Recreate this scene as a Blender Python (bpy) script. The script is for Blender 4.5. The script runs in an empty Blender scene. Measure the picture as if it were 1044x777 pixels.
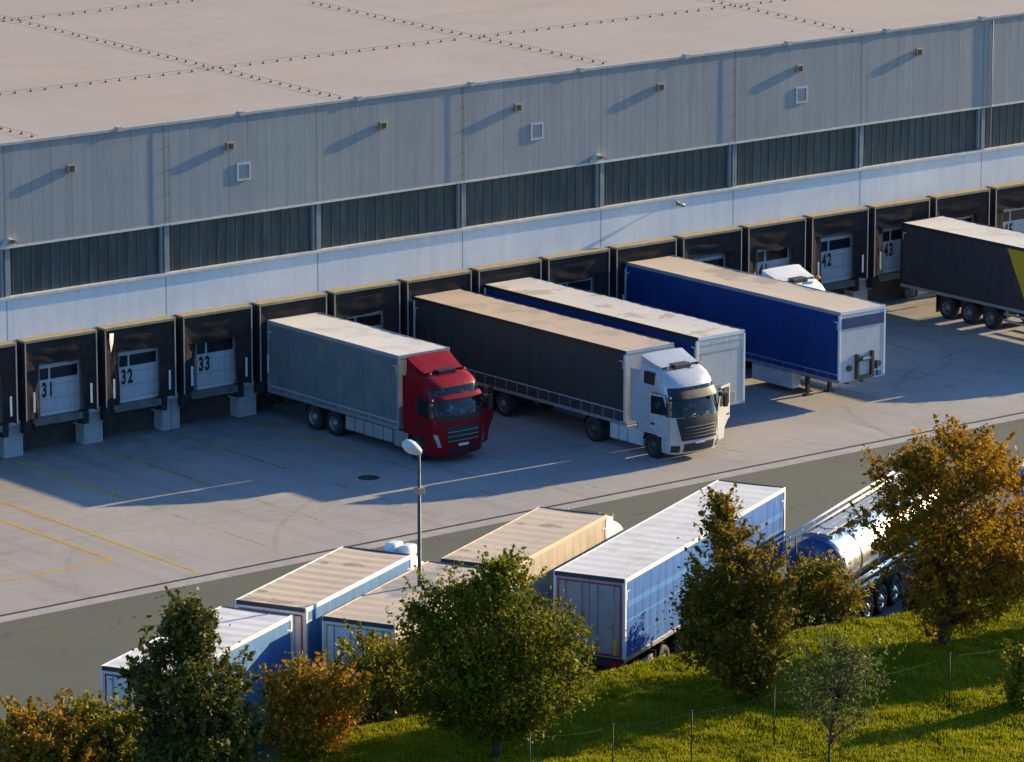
import bpy, bmesh, math, random
import numpy as np
from mathutils import Matrix, Vector, noise as mnoise

R = math.radians
random.seed(7)
rng = np.random.default_rng(11)
scene = bpy.context.scene
COL = scene.collection

# ------------------------------------------------------------------ helpers
class MB:
    """collects faces with material slots, builds ONE mesh object"""
    def __init__(self, M=None):
        self.v = []; self.f = []; self.m = []; self.s = []; self.M = M or Matrix.Identity(4)
    def add(self, vs, fs, mat=0, smooth=False):
        o = len(self.v)
        for p in vs: self.v.append(tuple(self.M @ Vector(p)))
        for f in fs:
            self.f.append([i + o for i in f]); self.m.append(mat); self.s.append(smooth)
    def box(self, x0, x1, y0, y1, z0, z1, mat=0, c=0.0):
        if x0 > x1: x0, x1 = x1, x0
        if y0 > y1: y0, y1 = y1, y0
        if z0 > z1: z0, z1 = z1, z0
        if c <= 0:
            vs = [(x0,y0,z0),(x1,y0,z0),(x1,y1,z0),(x0,y1,z0),(x0,y0,z1),(x1,y0,z1),(x1,y1,z1),(x0,y1,z1)]
            self.add(vs, [(3,2,1,0),(4,5,6,7),(0,1,5,4),(1,2,6,5),(2,3,7,6),(3,0,4,7)], mat)
        else:
            bm = bmesh.new()
            bmesh.ops.create_cube(bm, size=1.0)
            for q in bm.verts:
                q.co = Vector((x0+(q.co.x+.5)*(x1-x0), y0+(q.co.y+.5)*(y1-y0), z0+(q.co.z+.5)*(z1-z0)))
            bmesh.ops.bevel(bm, geom=bm.edges[:], offset=c, segments=2, affect='EDGES', profile=.6)
            bm.verts.index_update()
            self.add([q.co.copy() for q in bm.verts], [[q.index for q in f.verts] for f in bm.faces], mat)
            bm.free()
    def cyl(self, p0, p1, r0, r1=None, n=12, mat=0, caps=True, smooth=True):
        r1 = r0 if r1 is None else r1
        p0 = Vector(p0); p1 = Vector(p1); d = (p1-p0).normalized()
        a = d.orthogonal().normalized(); b = d.cross(a)
        vs = []
        for p, r in ((p0, r0), (p1, r1)):
            for i in range(n):
                t = 2*math.pi*i/n
                vs.append(p + a*(r*math.cos(t)) + b*(r*math.sin(t)))
        self.add(vs, [(i,(i+1)%n,n+(i+1)%n,n+i) for i in range(n)], mat, smooth)
        if caps:
            self.add(vs[:n], [list(range(n))[::-1]], mat); self.add(vs[n:], [list(range(n))], mat)
    def tube(self, pts, rs, n=6, mat=0):
        pts = [Vector(p) for p in pts]
        if not hasattr(rs, '__len__'): rs = [rs]*len(pts)
        vs = []; fs = []
        ref = None
        for k, p in enumerate(pts):
            d = (pts[min(k+1, len(pts)-1)] - pts[max(k-1, 0)])
            d = d.normalized() if d.length > 1e-9 else Vector((0,0,1))
            if ref is None: ref = d.orthogonal().normalized()
            a = (ref - d*ref.dot(d)); a = a.normalized() if a.length > 1e-6 else d.orthogonal().normalized()
            ref = a; b = d.cross(a)
            for i in range(n):
                t = 2*math.pi*i/n
                vs.append(p + a*(rs[k]*math.cos(t)) + b*(rs[k]*math.sin(t)))
        for k in range(len(pts)-1):
            for i in range(n):
                fs.append((k*n+i, k*n+(i+1)%n, (k+1)*n+(i+1)%n, (k+1)*n+i))
        fs.append(list(range(n))[::-1]); fs.append([(len(pts)-1)*n+i for i in range(n)])
        self.add(vs, fs, mat, True)
    def grid(self, fn, nu, nv, mat=0, smooth=True):
        vs = [fn(i/nu, j/nv) for j in range(nv+1) for i in range(nu+1)]
        fs = [(j*(nu+1)+i, j*(nu+1)+i+1, (j+1)*(nu+1)+i+1, (j+1)*(nu+1)+i) for j in range(nv) for i in range(nu)]
        self.add(vs, fs, mat, smooth)
    def prism(self, poly, ax, a, b, mat=0):
        """poly in the two other axes, extruded along axis ax from a to b"""
        def P(p, t):
            return (t, p[0], p[1]) if ax == 'x' else (p[0], t, p[1]) if ax == 'y' else (p[0], p[1], t)
        n = len(poly)
        vs = [P(p, a) for p in poly] + [P(p, b) for p in poly]
        self.add(vs, [list(range(n))[::-1], [n+i for i in range(n)]] + [(i,(i+1)%n,n+(i+1)%n,n+i) for i in range(n)], mat)
    def lathe(self, prof, c, axis, n=20, mat=0):
        """prof: list of (r, t) along axis through c"""
        c = Vector(c); d = Vector(axis).normalized(); a = d.orthogonal().normalized(); b = d.cross(a)
        vs = []; fs = []
        for r, t in prof:
            for i in range(n):
                q = 2*math.pi*i/n
                vs.append(c + d*t + a*(r*math.cos(q)) + b*(r*math.sin(q)))
        for k in range(len(prof)-1):
            for i in range(n):
                fs.append((k*n+i, k*n+(i+1)%n, (k+1)*n+(i+1)%n, (k+1)*n+i))
        self.add(vs, fs, mat, True)
    def build(self, name, mats, parent=None, fixn=True):
        me = bpy.data.meshes.new(name)
        me.from_pydata(self.v, [], self.f)
        if not isinstance(mats, (list, tuple)): mats = [mats]
        for m in mats: me.materials.append(m)
        me.polygons.foreach_set('material_index', self.m)
        me.polygons.foreach_set('use_smooth', self.s)
        me.update()
        if fixn:
            bm = bmesh.new(); bm.from_mesh(me)
            bmesh.ops.remove_doubles(bm, verts=bm.verts[:], dist=1e-5)
            bmesh.ops.recalc_face_normals(bm, faces=bm.faces[:]); bm.to_mesh(me); bm.free()
        o = bpy.data.objects.new(name, me); COL.objects.link(o)
        if parent is not None: o.parent = parent
        return o

def tag(o, label=None, cat=None, group=None, kind=None):
    if label: o['label'] = label
    if cat: o['category'] = cat
    if group: o['group'] = group
    if kind: o['kind'] = kind
    return o
def empty(name, loc, rz=0, label=None, cat=None, group=None):
    o = bpy.data.objects.new(name, None); COL.objects.link(o)
    o.location = loc; o.rotation_euler = (0, 0, rz); o.empty_display_size = .3
    return tag(o, label, cat, group)
def copy_tree(o, parent=None):
    c = o.copy(); COL.objects.link(c)
    if parent is not None: c.parent = parent
    for ch in list(o.children): copy_tree(ch, c)
    return c
def lin(r, g, b):
    f = lambda c: (c/255/12.92) if c/255 <= .04045 else ((c/255+.055)/1.055)**2.4
    return (f(r), f(g), f(b))

# ------------------------------------------------------------------ materials
class NT:
    def __init__(self, name):
        self.mat = bpy.data.materials.new(name); self.mat.use_nodes = True
        self.t = self.mat.node_tree; self.n = self.t.nodes; self.l = self.t.links
        self.bsdf = self.n['Principled BSDF']; self.out = self.n['Material Output']
        self._co = None
    def node(self, typ, **k):
        x = self.n.new(typ)
        for a, b in k.items():
            if hasattr(x, a): setattr(x, a, b)
        return x
    def put(self, s, v):
        if isinstance(v, bpy.types.NodeSocket): self.l.new(v, s)
        elif isinstance(v, (tuple, list)) and len(v) == 3 and s.type == 'RGBA': s.default_value = (*v, 1)
        else: s.default_value = v
    @property
    def co(self):
        if self._co is None: self._co = self.node('ShaderNodeTexCoord').outputs['Object']
        return self._co
    def geo(self): return self.node('ShaderNodeNewGeometry')
    def xyz(self):
        s = self.node('ShaderNodeSeparateXYZ'); self.l.new(self.co, s.inputs[0]); return s.outputs
    def scaled(self, sx, sy, sz):
        m = self.node('ShaderNodeMapping'); self.l.new(self.co, m.inputs[0]); m.inputs['Scale'].default_value = (sx, sy, sz)
        return m.outputs[0]
    def noise(self, scale=1, detail=4, rough=.55, vec=None, out=0):
        x = self.node('ShaderNodeTexNoise'); x.inputs['Scale'].default_value = scale; x.inputs['Detail'].default_value = detail
        x.inputs['Roughness'].default_value = rough; self.l.new(vec or self.co, x.inputs['Vector']); return x.outputs[out]
    def math(self, op, a, b=0.0, c=0.0, clamp=False):
        x = self.node('ShaderNodeMath', operation=op); x.use_clamp = clamp
        for i, v in enumerate((a, b, c)): self.put(x.inputs[i], v)
        return x.outputs[0]
    def ramp(self, f, a, b, to0=0.0, to1=1.0):
        x = self.node('ShaderNodeMapRange'); self.put(x.inputs[0], f); x.inputs[1].default_value = a; x.inputs[2].default_value = b
        x.inputs[3].default_value = to0; x.inputs[4].default_value = to1; return x.outputs[0]
    def mix(self, f, a, b, typ='MIX'):
        x = self.node('ShaderNodeMix', data_type='RGBA', blend_type=typ)
        self.put(x.inputs[0], f); self.put(x.inputs[6], a); self.put(x.inputs[7], b); return x.outputs[2]
    def band(self, c, centre, half):
        return self.math('LESS_THAN', self.math('ABSOLUTE', self.math('SUBTRACT', c, centre)), half)
    def lines(self, c, period, half, off=0.0):
        w = self.math('PINGPONG', self.math('ADD', c, off), period/2)
        return self.math('LESS_THAN', w, half)
    def cell(self, c, period, off=0.0):
        k = self.math('FLOOR', self.math('DIVIDE', self.math('ADD', c, off), period))
        w = self.node('ShaderNodeTexWhiteNoise', noise_dimensions='1D'); self.l.new(k, w.inputs['W']); return w.outputs['Value']
    def bump(self, h, strength=.3, dist=.02):
        x = self.node('ShaderNodeBump'); x.inputs['Strength'].default_value = strength; x.inputs['Distance'].default_value = dist
        self.l.new(h, x.inputs['Height']); self.l.new(x.outputs[0], self.bsdf.inputs['Normal'])
    def done(self, color, rough=.6, metal=0.0, spec=None):
        self.put(self.bsdf.inputs['Base Color'], color); self.put(self.bsdf.inputs['Roughness'], rough)
        self.put(self.bsdf.inputs['Metallic'], metal)
        if spec is not None: self.bsdf.inputs['Specular IOR Level'].default_value = spec
        return self.mat

def pbr(name, col, rough=.55, metal=0.0, var=.15, scale=2.0, streak=0.0, dirt=None, dirt_amt=.5, bump=0.0, spec=None):
    n = NT(name)
    a = n.ramp(n.noise(scale, 5), .3, .7, 1-var, 1+var*.6)
    c = n.mix(1.0, col, a, 'MULTIPLY')
    m = n.node('ShaderNodeCombineColor'); 
    for i in range(3): n.l.new(a, m.inputs[i])
    c = n.mix(1.0, col, m.outputs[0], 'MULTIPLY')
    if streak:
        s = n.ramp(n.noise(1.0, 4, .6, n.scaled(5, 5, .35)), .5, .72, 0, streak)
        c = n.mix(s, c, tuple(x*.45 for x in col))
    if dirt:
        d = n.ramp(n.noise(scale*.6, 6, .65), .48, .75, 0, dirt_amt)
        c = n.mix(d, c, dirt)
    if bump: n.bump(n.noise(scale*8, 3), bump, .01)
    r = n.ramp(n.noise(scale*1.7, 3), .3, .7, max(.03, rough-.08), min(1, rough+.08))
    return n.done(c, r, metal, spec)

M = {}
def P(key, *a, **k):
    M[key] = pbr(key, *a, **k)

P('white_paint', (.74,.74,.72), .35, var=.06, dirt=(.42,.38,.33), dirt_amt=.28)
P('front_grey', (.46,.475,.49), .5, var=.08, streak=.25)
P('silver_white', (.50,.51,.52), .3, metal=.2, var=.06, dirt=(.40,.39,.37), dirt_amt=.25)
P('rim_dark', (.05,.05,.052), .6, var=.3)
P('slat_dark', (.085,.09,.095), .4, metal=.3, var=.2)
P('band_blue', (.002,.030,.13), .75, var=.1)
P('white_plain', (.7,.7,.69), .5, var=.06, streak=.25)
P('red_paint', (.23,.004,.009), .35, var=.08, dirt=(.12,.012,.015), dirt_amt=.25, spec=.2)
P('black_plastic', (.018,.018,.02), .5, var=.3)
P('rubber', (.02,.02,.021), .85, var=.3, dirt=(.06,.055,.05), dirt_amt=.4)
P('dark_steel', (.035,.035,.038), .6, var=.3, dirt=(.09,.075,.06), dirt_amt=.4)
P('alu', (.52,.53,.54), .38, metal=.75, var=.12)
P('grey_metal', (.33,.34,.35), .5, metal=.2, var=.15)
P('rim', (.20,.20,.205), .5, metal=.3, var=.2, dirt=(.1,.09,.08), dirt_amt=.4)
P('chrome', (.75,.76,.78), .16, metal=1.0, var=.05)
P('galv', (.065,.07,.075), .6, metal=.1, var=.15)
P('orange_lens', (.7,.2,.02), .2, var=.05)
P('red_lens', (.45,.01,.01), .25, var=.05)
P('yellow', (.55,.38,.03), .5, var=.15)
P('red_tape', (.42,.02,.025), .5, var=.2)
P('yellow_tape', (.55,.40,.05), .5, var=.2)
P('head_glass', (.5,.53,.56), .12, metal=.4, var=.25, scale=9)
P('concrete', (.44,.44,.43), .85, var=.18, scale=2.5, streak=.3, bump=.2)
P('pit', (.075,.065,.055), .9, var=.35, scale=1.5, dirt=(.12,.07,.04))
P('timber_top', (.32,.245,.135), .9, var=.22, scale=3, dirt=(.16,.12,.08), dirt_amt=.6)
P('curtain_black', (.032,.028,.027), .95, spec=.08, var=.35, scale=1.3, dirt=(.085,.048,.032), dirt_amt=.7, bump=.25)
P('edge_trim', (.42,.38,.35), .5, var=.2)
P('door_panel', (.46,.48,.49), .5, var=.1, streak=.3)
P('door_glass', (.02,.023,.027), .15, var=.3)
P('number_black', (.015,.015,.016), .6, var=.2)
P('jamb', (.16,.17,.18), .6, var=.2)
P('lip_steel', (.17,.165,.15), .6, metal=.2, var=.3, dirt=(.12,.08,.05))
P('toolbox', (.55,.56,.57), .45, var=.12, dirt=(.2,.17,.14))
P('sill', (.62,.58,.54), .5, var=.15, streak=.3)
P('pilaster', (.23,.255,.265), .6, var=.15, streak=.5)
P('lamp_box', (.30,.24,.17), .5, var=.2)
P('lamp_pane', (.06,.055,.05), .2, var=.2)
P('vent_frame', (.42,.44,.46), .5, var=.1)
P('vent_mesh', (.22,.25,.29), .5, var=.25, scale=8)
P('blue_tank', (.012,.05,.19), .22, var=.1)
P('green_post', (.012,.017,.013), .6, var=.2)
P('bark', (.055,.042,.03), .9, var=.35, scale=6)
P('lamp_head', (.55,.55,.54), .35, var=.12)
P('manhole', (.03,.03,.03), .7, metal=.3, var=.3)
P('wire', (.06,.058,.055), .5, metal=.5, var=.1)
P('holder', (.07,.065,.05), .8, var=.3)

# polished steel of the tanker
n = NT('polished_steel')
M['polished_steel'] = n.done(n.mix(n.ramp(n.noise(.8, 3), .3, .7), (.80,.77,.72), (.86,.83,.78)), n.ramp(n.noise(3, 3), .3, .7, .24, .34), 1.0)

# windscreen glass: dark, glossy, dashboard clutter showing through
def glass(name, clutter=.5):
    n = NT(name)
    v = n.noise(3.2, 5, .7)
    c = n.mix(n.ramp(v, .56, .66, 0, clutter), (.012,.014,.017), (.16,.17,.19))
    n.bsdf.inputs['Coat Weight'].default_value = .1; n.bsdf.inputs['Coat Roughness'].default_value = .03
    return n.done(c, .07, 0, .3)
M['windscreen'] = glass('windscreen'); M['side_glass'] = glass('side_glass', .25)

# tarpaulin side curtain with pole lines, straps, dust
def curtain(name, col, lines_col=None, pole=.62, line=None,  dust=.25, dcol=(.25,.22,.2), rough=.5):
    n = NT(name); X = n.xyz()
    v = n.ramp(n.noise(.9, 4, .6), .3, .7, .82, 1.1)
    m = n.node('ShaderNodeCombineColor')
    for i in range(3): n.l.new(v, m.inputs[i])
    c = n.mix(1.0, col, m.outputs[0], 'MULTIPLY')
    d = n.ramp(n.noise(1.0, 5, .65, n.scaled(3, 3, .6)), .5, .8, 0, dust)
    c = n.mix(d, c, dcol)
    if lines_col:
        c = n.mix(n.math('MULTIPLY', n.lines(X[1], pole, .022), .45), c, lines_col)
        c = n.mix(n.math('MULTIPLY', n.band(X[2], 2.55, .03), .7), c, lines_col)
        c = n.mix(n.math('MULTIPLY', n.band(X[2], 3.1, .10), .5), c, lines_col)
        c = n.mix(n.math('MULTIPLY', n.band(X[2], 1.9, .015), .35), c, lines_col)
        drip = n.ramp(n.noise(1, 3, .6, n.scaled(4, 4, .25)), .45, .65, 0, .35)
        top = n.ramp(X[2], 3.2, 3.8, 0, 1)
        c = n.mix(n.math('MULTIPLY', drip, top), c, lines_col)
    else:
        c = n.mix(n.math('MULTIPLY', n.lines(X[1], pole*2, .012), .3), c, dcol)
    if line:
        zl, lc = line
        c = n.mix(n.math('MULTIPLY', n.band(X[2], zl, .028), .85), c, lc)
        c = n.mix(n.math('MULTIPLY', n.math('MULTIPLY', n.lines(X[1], .68, .02), n.math('LESS_THAN', X[2], zl)), .6), c, lc)
    n.bump(n.noise(1, 3, .5, n.scaled(2, 1.6, .5)), .35, .06)
    return n.done(c, rough)
M['curtain_grey'] = curtain('curtain_grey', (.14,.165,.175), line=(1.32, (.40,.42,.43)), dust=.3, dcol=(.24,.24,.22))
M['curtain_dark'] = curtain('curtain_dark', (.030,.032,.036), line=(1.56, (.35,.37,.40)), dust=.25, dcol=(.06,.06,.062))
M['curtain_navy'] = curtain('curtain_navy', (.0012,.034,.165), line=(1.36, (.20,.24,.36)), dust=.08, dcol=(.004,.045,.18))
M['curtain_blue'] = curtain('curtain_blue', (.006,.088,.36), lines_col=(.05,.24,.56), dust=.08, dcol=(.1,.15,.3))
M['curtain_sky'] = curtain('curtain_sky', (.07,.19,.42), dust=.2, dcol=(.3,.38,.48))
M['curtain_cream'] = curtain('curtain_cream', (.44,.36,.28), dust=.4, dcol=(.30,.24,.19))
M['curtain_silver'] = curtain('curtain_silver', (.36,.40,.46), dust=.25, dcol=(.25,.26,.28))
# dark curtain with yellow slanted field
n = NT('curtain_yellow_corner'); X = n.xyz()
t = n.math('GREATER_THAN', n.math('MULTIPLY', X[1], -1), n.math('ADD', 6.75, n.math('MULTIPLY', n.math('SUBTRACT', 3.75, X[2]), .52)))
n.bump(n.noise(1, 3, .5, n.scaled(2, 1.6, .5)), .35, .06)
M['curtain_yellow_corner'] = n.done(n.mix(t, n.mix(n.ramp(n.noise(1.5, 4), .4, .7, 0, .5), (.028,.03,.034), (.05,.05,.052)), (.55,.34,.012)), .5)

# trailer roofs: tarpaulin with dirty puddle patches and roof-bow shading left to geometry
def roofmat(name, col, patch, amt, sc=.45):
    n = NT(name)
    c = n.mix(n.ramp(n.noise(3, 5), .35, .7, 0, .3), col, tuple(x*.78 for x in col))
    pn = n.math('ADD', n.noise(sc, 4, .55), n.math('MULTIPLY', n.noise(4, 3), .08))
    c = n.mix(n.ramp(pn, .60, .64, 0, amt), c, patch)
    c = n.mix(n.ramp(n.noise(1, 3, .6, n.scaled(2.5, .3, 1)), .55, .75, 0, .3), c, patch)
    return n.done(c, .6)
M['roof_white'] = roofmat('roof_white', (.67,.635,.59), (.36,.31,.24), .25)
M['roof_cream'] = roofmat('roof_cream', (.52,.40,.29), (.36,.28,.20), .5)
M['roof_pale'] = roofmat('roof_pale', (.60,.56,.51), (.36,.29,.20), .7, .5)
M['roof_tan'] = roofmat('roof_tan', (.56,.465,.36), (.34,.28,.23), .75, .35)
M['roof_dust'] = roofmat('roof_dust', (.56,.435,.29), (.28,.21,.14), .8, .6)
M['roof_wet'] = roofmat('roof_wet', (.54,.42,.285), (.20,.19,.19), .6, .4)

# ------------------------------------------------------------------ world, sun, camera
EL, AZ = 15.6, -3.0            # sun elevation, direction measured from +X
w = bpy.data.worlds.new("World"); scene.world = w; w.use_nodes = True
nt = w.node_tree; bg = nt.nodes['Background']
sky = nt.nodes.new('ShaderNodeTexSky'); sky.sky_type = 'NISHITA'; sky.sun_disc = False
sky.sun_elevation = R(EL); sky.sun_rotation = R(90 - AZ); sky.altitude = 400; sky.air_density = 1.0; sky.dust_density = 1.2; sky.ozone_density = 1.0
tint = nt.nodes.new('ShaderNodeMix'); tint.data_type = 'RGBA'; tint.blend_type = 'MULTIPLY'; tint.inputs[0].default_value = 1.0
nt.links.new(sky.outputs[0], tint.inputs[6]); tint.inputs[7].default_value = (.50, .88, 1.36, 1)   # cool white balance of open sky
nt.links.new(tint.outputs[2], bg.inputs[0]); bg.inputs[1].default_value = .085
sd = bpy.data.lights.new('sun', 'SUN'); sd.energy = 4.5; sd.angle = R(.53); sd.color = (1.0, .77, .43)
so = bpy.data.objects.new('sun', sd); COL.objects.link(so); so.location = (60, -10, 40)
sdir = Vector((math.cos(R(EL))*math.cos(R(AZ)), math.cos(R(EL))*math.sin(R(AZ)), math.sin(R(EL))))
so.rotation_euler = (-sdir).to_track_quat('-Z', 'Y').to_euler()
cd = bpy.data.cameras.new('camera'); co = bpy.data.objects.new('camera', cd); COL.objects.link(co); scene.camera = co
co.location = (-101.591, -156.760, 44.882)
co.rotation_euler = (R(90 - 12.6907), 0, -R(38.889))
cd.sensor_fit = 'HORIZONTAL'; cd.sensor_width = 36.0; cd.lens = 4963.27/1044*36.0
cd.clip_start = 1; cd.clip_end = 6000
scene.view_settings.view_transform = 'Standard'; scene.view_settings.look = 'None'
scene.view_settings.gamma = 1; scene.view_settings.exposure = 1.35
scene.render.engine = 'CYCLES'
scene.cycles.max_bounces = 6; scene.cycles.caustics_reflective = False; scene.cycles.caustics_refractive = False

# ------------------------------------------------------------------ ground surfaces
def sheet(name, fn, x0, x1, y0, y1, nx, ny, mat):
    b = MB(); b.grid(lambda u, v: (x0+(x1-x0)*u, y0+(y1-y0)*v, fn(x0+(x1-x0)*u, y0+(y1-y0)*v)), nx, ny)
    o = b.build(name, mat, fixn=False); return tag(o, kind='structure')

n = NT('earth'); M['earth'] = n.done(n.mix(n.ramp(n.noise(.05, 6), .35, .65), (.05,.06,.025), (.10,.09,.05)), .95)
sheet('ground', lambda x, y: -.3, -2500, 2500, -2500, 2500, 8, 8, M['earth'])

# yard paving: pale worn concrete with patches, slab joints, tyre arcs
n = NT('yard_paving'); X = n.xyz()
c = n.mix(n.ramp(n.noise(.16, 6, .6), .35, .68), (.315,.285,.268), (.245,.225,.215))
c = n.mix(n.ramp(n.noise(2.2, 6, .7), .38, .72, 0, .5), c, (.36,.33,.31))
c = n.mix(n.ramp(n.noise(9, 3, .7), .55, .75, 0, .35), c, (.17,.16,.15))
c = n.mix(n.ramp(n.noise(1, 5, .6, n.scaled(.9, .07, 1)), .52, .72, 0, .42), c, (.16,.15,.145))
c = n.mix(n.ramp(n.noise(1, 5, .6, n.scaled(.08, 1.1, 1)), .55, .74, 0, .3), c, (.17,.16,.15))
c = n.mix(n.ramp(n.noise(3.1, 2, .5), .70, .76, 0, .5), c, (.10,.095,.09))
c = n.mix(n.ramp(n.noise(.55, 5, .65), .60, .72, 0, .4), c, (.19,.175,.165))
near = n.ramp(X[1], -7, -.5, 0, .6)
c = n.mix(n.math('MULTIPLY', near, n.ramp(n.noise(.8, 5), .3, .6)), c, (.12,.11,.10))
wob = n.math('MULTIPLY', n.math('SUBTRACT', n.noise(.35, 3), .5), .5)
jx = n.lines(n.math('ADD', X[0], n.math('MULTIPLY', wob, .08)), 7.536, .022, 1.2); jy = n.lines(n.math('ADD', X[1], n.math('MULTIPLY', wob, .08)), 5.0, .02, .75)
brk = n.ramp(n.noise(.5, 3), .42, .55)
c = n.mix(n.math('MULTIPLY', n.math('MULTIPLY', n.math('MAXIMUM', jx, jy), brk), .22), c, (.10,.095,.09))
for (ax, ay, rr, wd, am) in [(29.5,-14.5,9.0,.16,.5),(31.6,-15.0,9.3,.16,.45),(12,-26,15,.18,.28),(13,-27.6,16,.18,.28),(44,-22,15.2,.2,.4),(45,-24,15.0,.2,.4),(2,-22,12,.18,.25),(-6,-26,14,.2,.25),(36,-5,7,.16,.35)]:
    dx = n.math('SUBTRACT', X[0], ax); dy = n.math('SUBTRACT', X[1], ay)
    dd = n.math('SQRT', n.math('ADD', n.math('MULTIPLY', dx, dx), n.math('MULTIPLY', dy, dy)))
    ln = n.math('SUBTRACT', 1.0, n.math('DIVIDE', n.math('ABSOLUTE', n.math('SUBTRACT', dd, rr)), wd), clamp=True)
    c = n.mix(n.math('MULTIPLY', n.math('MULTIPLY', ln, n.ramp(n.noise(.4, 4), .42, .62)), am), c, (.07,.07,.07))
n.bump(n.noise(14, 4), .25, .01)
M['yard_paving'] = n.done(c, .85)
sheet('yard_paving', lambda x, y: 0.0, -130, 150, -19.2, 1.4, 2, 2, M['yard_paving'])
# dark drainage slot, concrete gutter strip
M['slot'] = pbr('slot', (.045,.042,.04), .8, var=.3, scale=3)
sheet('drainage_channel', lambda x, y: -.02, -130, 150, -19.38, -19.2, 2, 1, M['slot'])
n = NT('gutter'); X = n.xyz()
c = n.mix(n.ramp(n.noise(1.2, 5), .35, .65), (.33,.31,.295), (.27,.25,.235))
c = n.mix(n.math('MULTIPLY', n.lines(X[0], 2.0, .015), .6), c, (.12,.11,.10))
M['gutter'] = n.done(c, .85)
sheet('gutter_strip', lambda x, y: .0, -130, 150, -20.03, -19.38, 2, 1, M['gutter'])
# road and parking strip: dark olive asphalt, rising gently to the truck park
def road_z(x, y): return -.004 + .304*min(1, max(0, (-22-y)/9.0))
n = NT('road_asphalt'); X = n.xyz()
c = n.mix(n.ramp(n.noise(.22, 6, .6), .35, .66), (.078,.085,.062), (.066,.072,.053))
c = n.mix(n.ramp(n.noise(11, 4, .7), .45, .7, 0, .5), c, (.105,.11,.092))
c = n.mix(n.ramp(n.noise(1, 5, .6, n.scaled(.03, .55, 1)), .52, .70, 0, .4), c, (.06,.06,.05))
crk = n.math('ABSOLUTE', n.math('SUBTRACT', n.noise(1, 4, .6, n.scaled(.05, .16, 1)), .5))
c = n.mix(n.math('MULTIPLY', n.math('LESS_THAN', crk, .0022), .55), c, (.035,.034,.03))
c = n.mix(n.ramp(n.noise(30, 2, .6), .62, .78, 0, .3), c, (.17,.165,.15))
n.bump(n.noise(22, 4), .3, .01)
M['road_asphalt'] = n.done(c, .9)
sheet('road', road_z, -130, 150, -44.0, -20.03, 8, 48, M['road_asphalt'])

# painted markings, worn
def paint(name, col, wear):
    n = NT(name); c = n.mix(n.ramp(n.noise(3, 5), .35, .7), col, tuple(x*.7 for x in col)); n.done(c, .8)
    tr = n.node('ShaderNodeBsdfTransparent'); mx = n.node('ShaderNodeMixShader')
    f = n.ramp(n.math('ADD', n.math('MULTIPLY', n.noise(6, 6, .75), .6), n.math('MULTIPLY', n.noise(.7, 3), .4)), wear-.07, wear+.07)
    n.l.new(f, mx.inputs[0]); n.l.new(tr.outputs[0], mx.inputs[1]); n.l.new(n.bsdf.outputs[0], mx.inputs[2]); n.l.new(mx.outputs[0], n.out.inputs[0])
    return n.mat
M['paint_yellow'] = paint('paint_yellow', (.50,.32,.03), .38)
M['paint_ghost'] = paint('paint_ghost', (.42,.33,.16), .575)
M['paint_faded'] = paint('paint_faded', (.44,.30,.06), .47)
def stripe(name, pts, wd, mat, z=.004):
    b = MB()
    for (a, c) in zip(pts[:-1], pts[1:]):
        a = Vector((*a, 0)); c = Vector((*c, 0)); d = (c-a).normalized(); s = Vector((-d.y, d.x, 0))*wd/2
        b.add([(*(a-s).xy, z), (*(c-s).xy, z), (*(c+s).xy, z), (*(a+s).xy, z)], [(0,1,2,3)])
    return tag(b.build(name, mat, fixn=False), kind='structure')
stripe('painted_line', [(-4.5,-5.2),(-4.75,-19.0)], .15, M['paint_yellow'])
stripe('painted_line', [(-6.08,-5),(-6.12,-15.45)], .16, M['paint_yellow'])
stripe('painted_line', [(-6.20,-15.37),(-12.6,-15.5)], .15, M['paint_yellow'])
for k in range(0, 16):
    x = 3.30 - .03 + 3.768*(k-1)
    stripe('painted_line', [(x,-.6),(x-.1,-8.2)], .15, M['paint_faded' if k % 3 else 'paint_yellow'])
    stripe('painted_line', [(x-.1,-8.2),(x-.15,-18.2)], .12, M['paint_ghost'])
b = MB(); b.cyl((8.59,-11.36,-.03),(8.59,-11.36,.008), .35, n=28); b.lathe([(.35,.004),(.41,.006),(.43,0)], (8.59,-11.36,0), (0,0,1), 28)
tag(b.build('manhole_cover', M['manhole']), 'round dark manhole cover in the shaded paving left of the lamp head', 'manhole cover')

# grassy bank and meadow
CR = [(-60,-41.5),(-30,-41.6),(-26,-42.2),(-23,-43.9),(-20.5,-44.6),(-14.9,-43.6),(-11.1,-43.55),(-5.9,-43.8),(-.5,-43.7),(3.25,-44.3),(7.2,-44.6),(9.9,-45.5),(30,-46.5),(120,-47)]
def crest(x): return float(np.interp(x, [p[0] for p in CR], [p[1] for p in CR]))
def lawn_z(x, y):
    c = crest(x); foot = c + 2.0
    if y >= foot: z = .25 - (y-foot)*.3
    elif y > c:
        t = (foot-y)/(foot-c); z = .25 + 1.9*(t*t*(3-2*t))
    else: z = 2.15 - .010*(c-y)
    k = min(1, max(0, (foot-y)/1.5))
    z += k*(.16*mnoise.noise(Vector((x*.22, y*.22, 1))) + .07*mnoise.noise(Vector((x*.9, y*.9, 4))) + .05*mnoise.noise(Vector((x*2.2, y*2.2, 9))))
    return z
n = NT('meadow_soil'); 
c = n.mix(n.ramp(n.noise(.35, 6, .65), .35, .66), (.13,.135,.005), (.18,.17,.008))
c = n.mix(n.ramp(n.noise(3.5, 5, .7), .45, .72, 0, .7), c, (.07,.075,.008))
n.bump(n.noise(9, 5), .9, .06)
M['meadow_soil'] = n.done(c, 1.0, spec=.1)
sheet('grassy_bank', lawn_z, -46, 40, -80, -38.5, 300, 160, M['meadow_soil'])
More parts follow.
